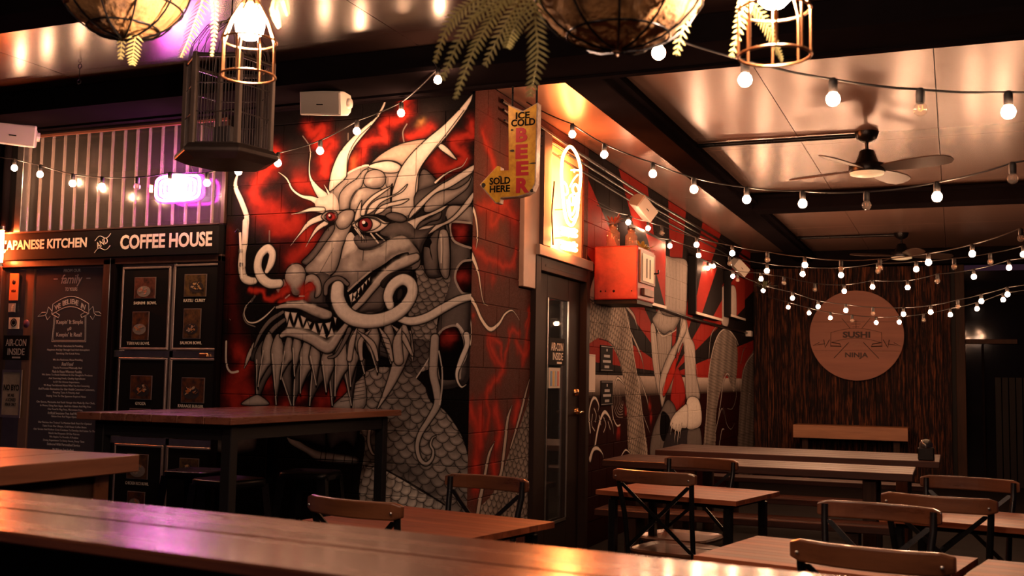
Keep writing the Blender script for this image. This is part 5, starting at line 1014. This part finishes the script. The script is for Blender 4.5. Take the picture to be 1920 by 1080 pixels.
def fern(label,base,d,L):
    o=thing('fern_plant',label,'fern',tuple(base));
    for k,(pts,wd,dd) in enumerate(L):
        q=[np.array(base)*0+(np.array([0,0,.03]) if i==0 and pts[0] is None else atd(*p,d+dd*i/len(pts))-np.array(base)) for i,p in enumerate(pts) if p is not None or i==0]
        frond(o,q,wd,0,seed=k)
    r=random.Random(len(label))
    for k in range(9):
        a=k*.7+r.random();l=r.uniform(.16,.24);frond(o,[(0,0,.01),(.5*l*math.cos(a),.5*l*math.sin(a),.10),(l*math.cos(a),l*math.sin(a),.10),(1.35*l*math.cos(a),1.35*l*math.sin(a),.0)],.03,18,seed=50+k)
fern('fern drooping over the large basket at top centre',BR,2.4,[([(1010,-70),(930,-20),(870,60),(828,150)],.020,-.1),([(1010,-60),(940,10),(890,90),(853,186)],.022,-.15),([(1000,-70),(905,-10),(845,40),(815,118)],.018,0),([(1020,-60),(975,0),(940,60),(908,124)],.026,.1),([(1040,-60),(1005,10),(1008,100),(993,182)],.030,-.1),([(1050,-50),(1045,10),(1058,72)],.022,.1),([(1290,-20),(1282,40),(1268,104)],.020,.05),([(1330,-60),(1390,-20),(1388,40),(1371,108)],.018,.1),([(1330,-60),(1400,-10),(1445,60),(1468,114)],.026,.35),([(1080,-60),(1000,-40),(940,0),(880,40)],.028,-.2),([(1080,-60),(1020,-30),(970,40),(950,90)],.026,-.25)])
fern('small fern hanging from the upper left basket',BL,3.2,[([(262,20),(252,80),(248,122)],.024,-.1),([(330,-40),(380,-20),(362,50),(338,108)],.036,-.15),([(330,-40),(395,-10),(402,50),(397,106)],.012,.1),([(330,-40),(500,-25),(515,20),(524,52)],.016,-.3),([(330,-50),(510,-30),(532,0),(540,28)],.014,-.3),([(230,40),(228,80),(226,112)],.012,0)])
leafy('hanging_plant_ball','small dark leafy wreath hanging near the plank wall corner',atd(1432,540,11),26,.14,1.2,pm('leaf_dark',(.05,.06,.025),.5),9)
p=onz(150,118,ZC);o=thing('ceiling_hook','thin black eye hook hanging from the ceiling at upper left','hook',tuple(p));ob('upper_eye',MB().ring((0,0,-.02),.014,.003,14,5,(0,1,0)),M_iron,o);ob('shank',MB().tube([(0,0,-.034),(0,0,-.10)],.003,6),M_iron,o);ob('lower_eye',MB().ring((0,0,-.115),.014,.003,14,5,(0,1,0)),M_iron,o)
# ================================================================ festoon lights
BMsh=MB().lathe([(.0008,-.0225),(.0110,-.0198),(.0190,-.0125),(.0225,-.001),(.0200,.0105),(.0135,.0185),(.0110,.024)],14).mesh('bulb');BMsh.materials.append(M_lit)
BMun=MB().lathe([(.0008,-.0225),(.0110,-.0198),(.0190,-.0125),(.0225,-.001),(.0200,.0105),(.0135,.0185),(.0110,.024)],14).mesh('bulb');BMun.materials.append(M_clear)
FIL=MB().tube([(-.006,0,.012),(-.006,0,-.002),(0,.004,-.006),(.006,0,-.002),(.006,0,.012)],.0012,5).mesh('filament');FIL.materials.append(M_copper)
SOK=MB().lathe([(.0115,.020),(.0145,.023),(.0145,.060),(.009,.070),(.001,.071)],12).mesh('socket');SOK.materials.append(M_rubber)
def festoon(label,P,ends):
    """P: list of (x,y,z,lit) bulb centres; ends: cable end points"""
    o=thing('festoon_lights',label,'string lights',P[0][:3],group='festoon light strings');b0=np.array(P[0][:3]);pts=[]
    nodes=[np.array(ends[0])]+[np.array(p[:3])+[0,0,.066] for p in P]+[np.array(ends[1])]
    for i in range(len(nodes)-1):
        a,b_=nodes[i],nodes[i+1];L=np.linalg.norm(b_-a)
        for t in np.linspace(0,1,7)[:-1]: pts.append(a+(b_-a)*t-np.array([0,0,.05*L*4*t*(1-t)*.35])-b0)
    pts.append(nodes[-1]-b0);ob('cable',MB().tube(pts,.0042,6),M_rubber,o)
    for x,y,z,lit in P:
        q=link('bulb',BMsh if lit else BMun,None,o,np.array([x,y,z])-b0);link('socket',SOK,None,q)
        if not lit: link('filament',FIL,None,q)
def dep(L,d0,d1,x0,x1): return [(*atd(px,py,d0+(d1-d0)*(px-x0)/(x1-x0)),lit) for px,py,lit in L]
P=[(*ony(px,py,-.27),l) for px,py,l in((27,315,1),(75,327,1),(136,344,1),(191,350,1),(257,350,0),(318,342,1),(388,343,1),(447,322,1),(521,306,1),(600,283,1),(669,246,1),(752,212,1))]+[(*ony(821,150,-.70),1)]
festoon('festoon string sagging past the ribbed window to the dragon horns',P,(ony(-40,285,-.2),(.05,-.68,3.1)))
festoon('nearest festoon string at the upper right with large bulbs',dep([(1235,99,1),(1397,150,1),(1562,186,1),(1726,205,0),(1891,210,1)],3.5,3.5,0,1),(atd(1050,30,3.5),atd(2080,170,3.5)))
festoon('festoon string from the neon sign across to the near fan',dep([(1073,252,1),(1133,290,1),(1224,326,1),(1301,355,1),(1400,374,1),(1505,382,1),(1625,385,0),(1757,369,1),(1899,335,0)],6.7,4.7,1073,1800),(onx(985,190,.05),atd(2050,270,4.4)))
festoon('festoon string starting above the red box',[(*onx(px,py,.12),1) for px,py in((1178,417),(1215,428))]+dep([(1241,437,0),(1306,459,1),(1373,475,1),(1439,487,0),(1509,497,1),(1577,504,0),(1650,502,0),(1741,492,1),(1823,476,1),(1914,447,0)],9.6,7.0,1241,1914),(onx(1120,385,.02),atd(2000,410,6.7)))
festoon('festoon string one step behind the red box string',dep([(1256,461,1),(1310,479,1),(1368,494,0),(1438,508,1),(1505,514,1),(1577,516,1),(1646,508,0),(1718,505,1),(1789,500,0),(1857,491,0),(1919,477,1)],10.6,8.0,1256,1919),(onx(1200,436,.02),atd(2000,450,7.7)))
festoon('festoon string crossing above the round sign',dep([(1327,503,1),(1374,518,1),(1427,523,1),(1470,530,0),(1528,543,0),(1583,546,1),(1636,538,1),(1702,539,1),(1758,527,0),(1826,519,1),(1892,502,1)],12.3,9.0,1327,1892),(onx(1300,480,.02),atd(1990,470,8.6)))
festoon('upper festoon string hanging in front of the round sign',dep([(1338,499,1),(1383,525,0),(1431,545,1),(1486,559,1),(1534,575,1),(1586,582,1),(1637,588,0),(1694,589,1),(1745,585,1),(1796,575,0),(1840,565,1),(1889,552,1)],12.6,9.8,1338,1889),(onx(1325,488,.02),atd(1990,520,9.4)))
festoon('lower festoon string hanging in front of the round sign',dep([(1478,576,1),(1517,587,1),(1557,596,1),(1598,601,0),(1643,605,1),(1686,604,1),(1732,600,0),(1782,590,1),(1832,579,1),(1881,562,1)],13.4,10.6,1478,1881),(atd(1412,545,14.2),atd(1990,530,10.2)))
q0,q1=ony(450,436,-.012),ony(453,522,-.012)
o=thing('wall_pipe','short pale pipe with a hooked top on the left of the dragon wall','pipe',tuple(q1));ob('pipe',MB().tube([(0,0,0),tuple(q0-q1)],.008,8),M_white,o);ob('pipe_top',MB().tube([tuple(q0-q1),tuple(q0-q1+np.array([-.012,-.01,.02])),tuple(q0-q1+np.array([-.03,-.01,.0]))],.007,6),M_iron,o)
for t in(.3,.6): ob('clip',MB().lathe([(.012,-.012),(.012,.012)],10,tuple((q0-q1)*t)),M_alu,o)
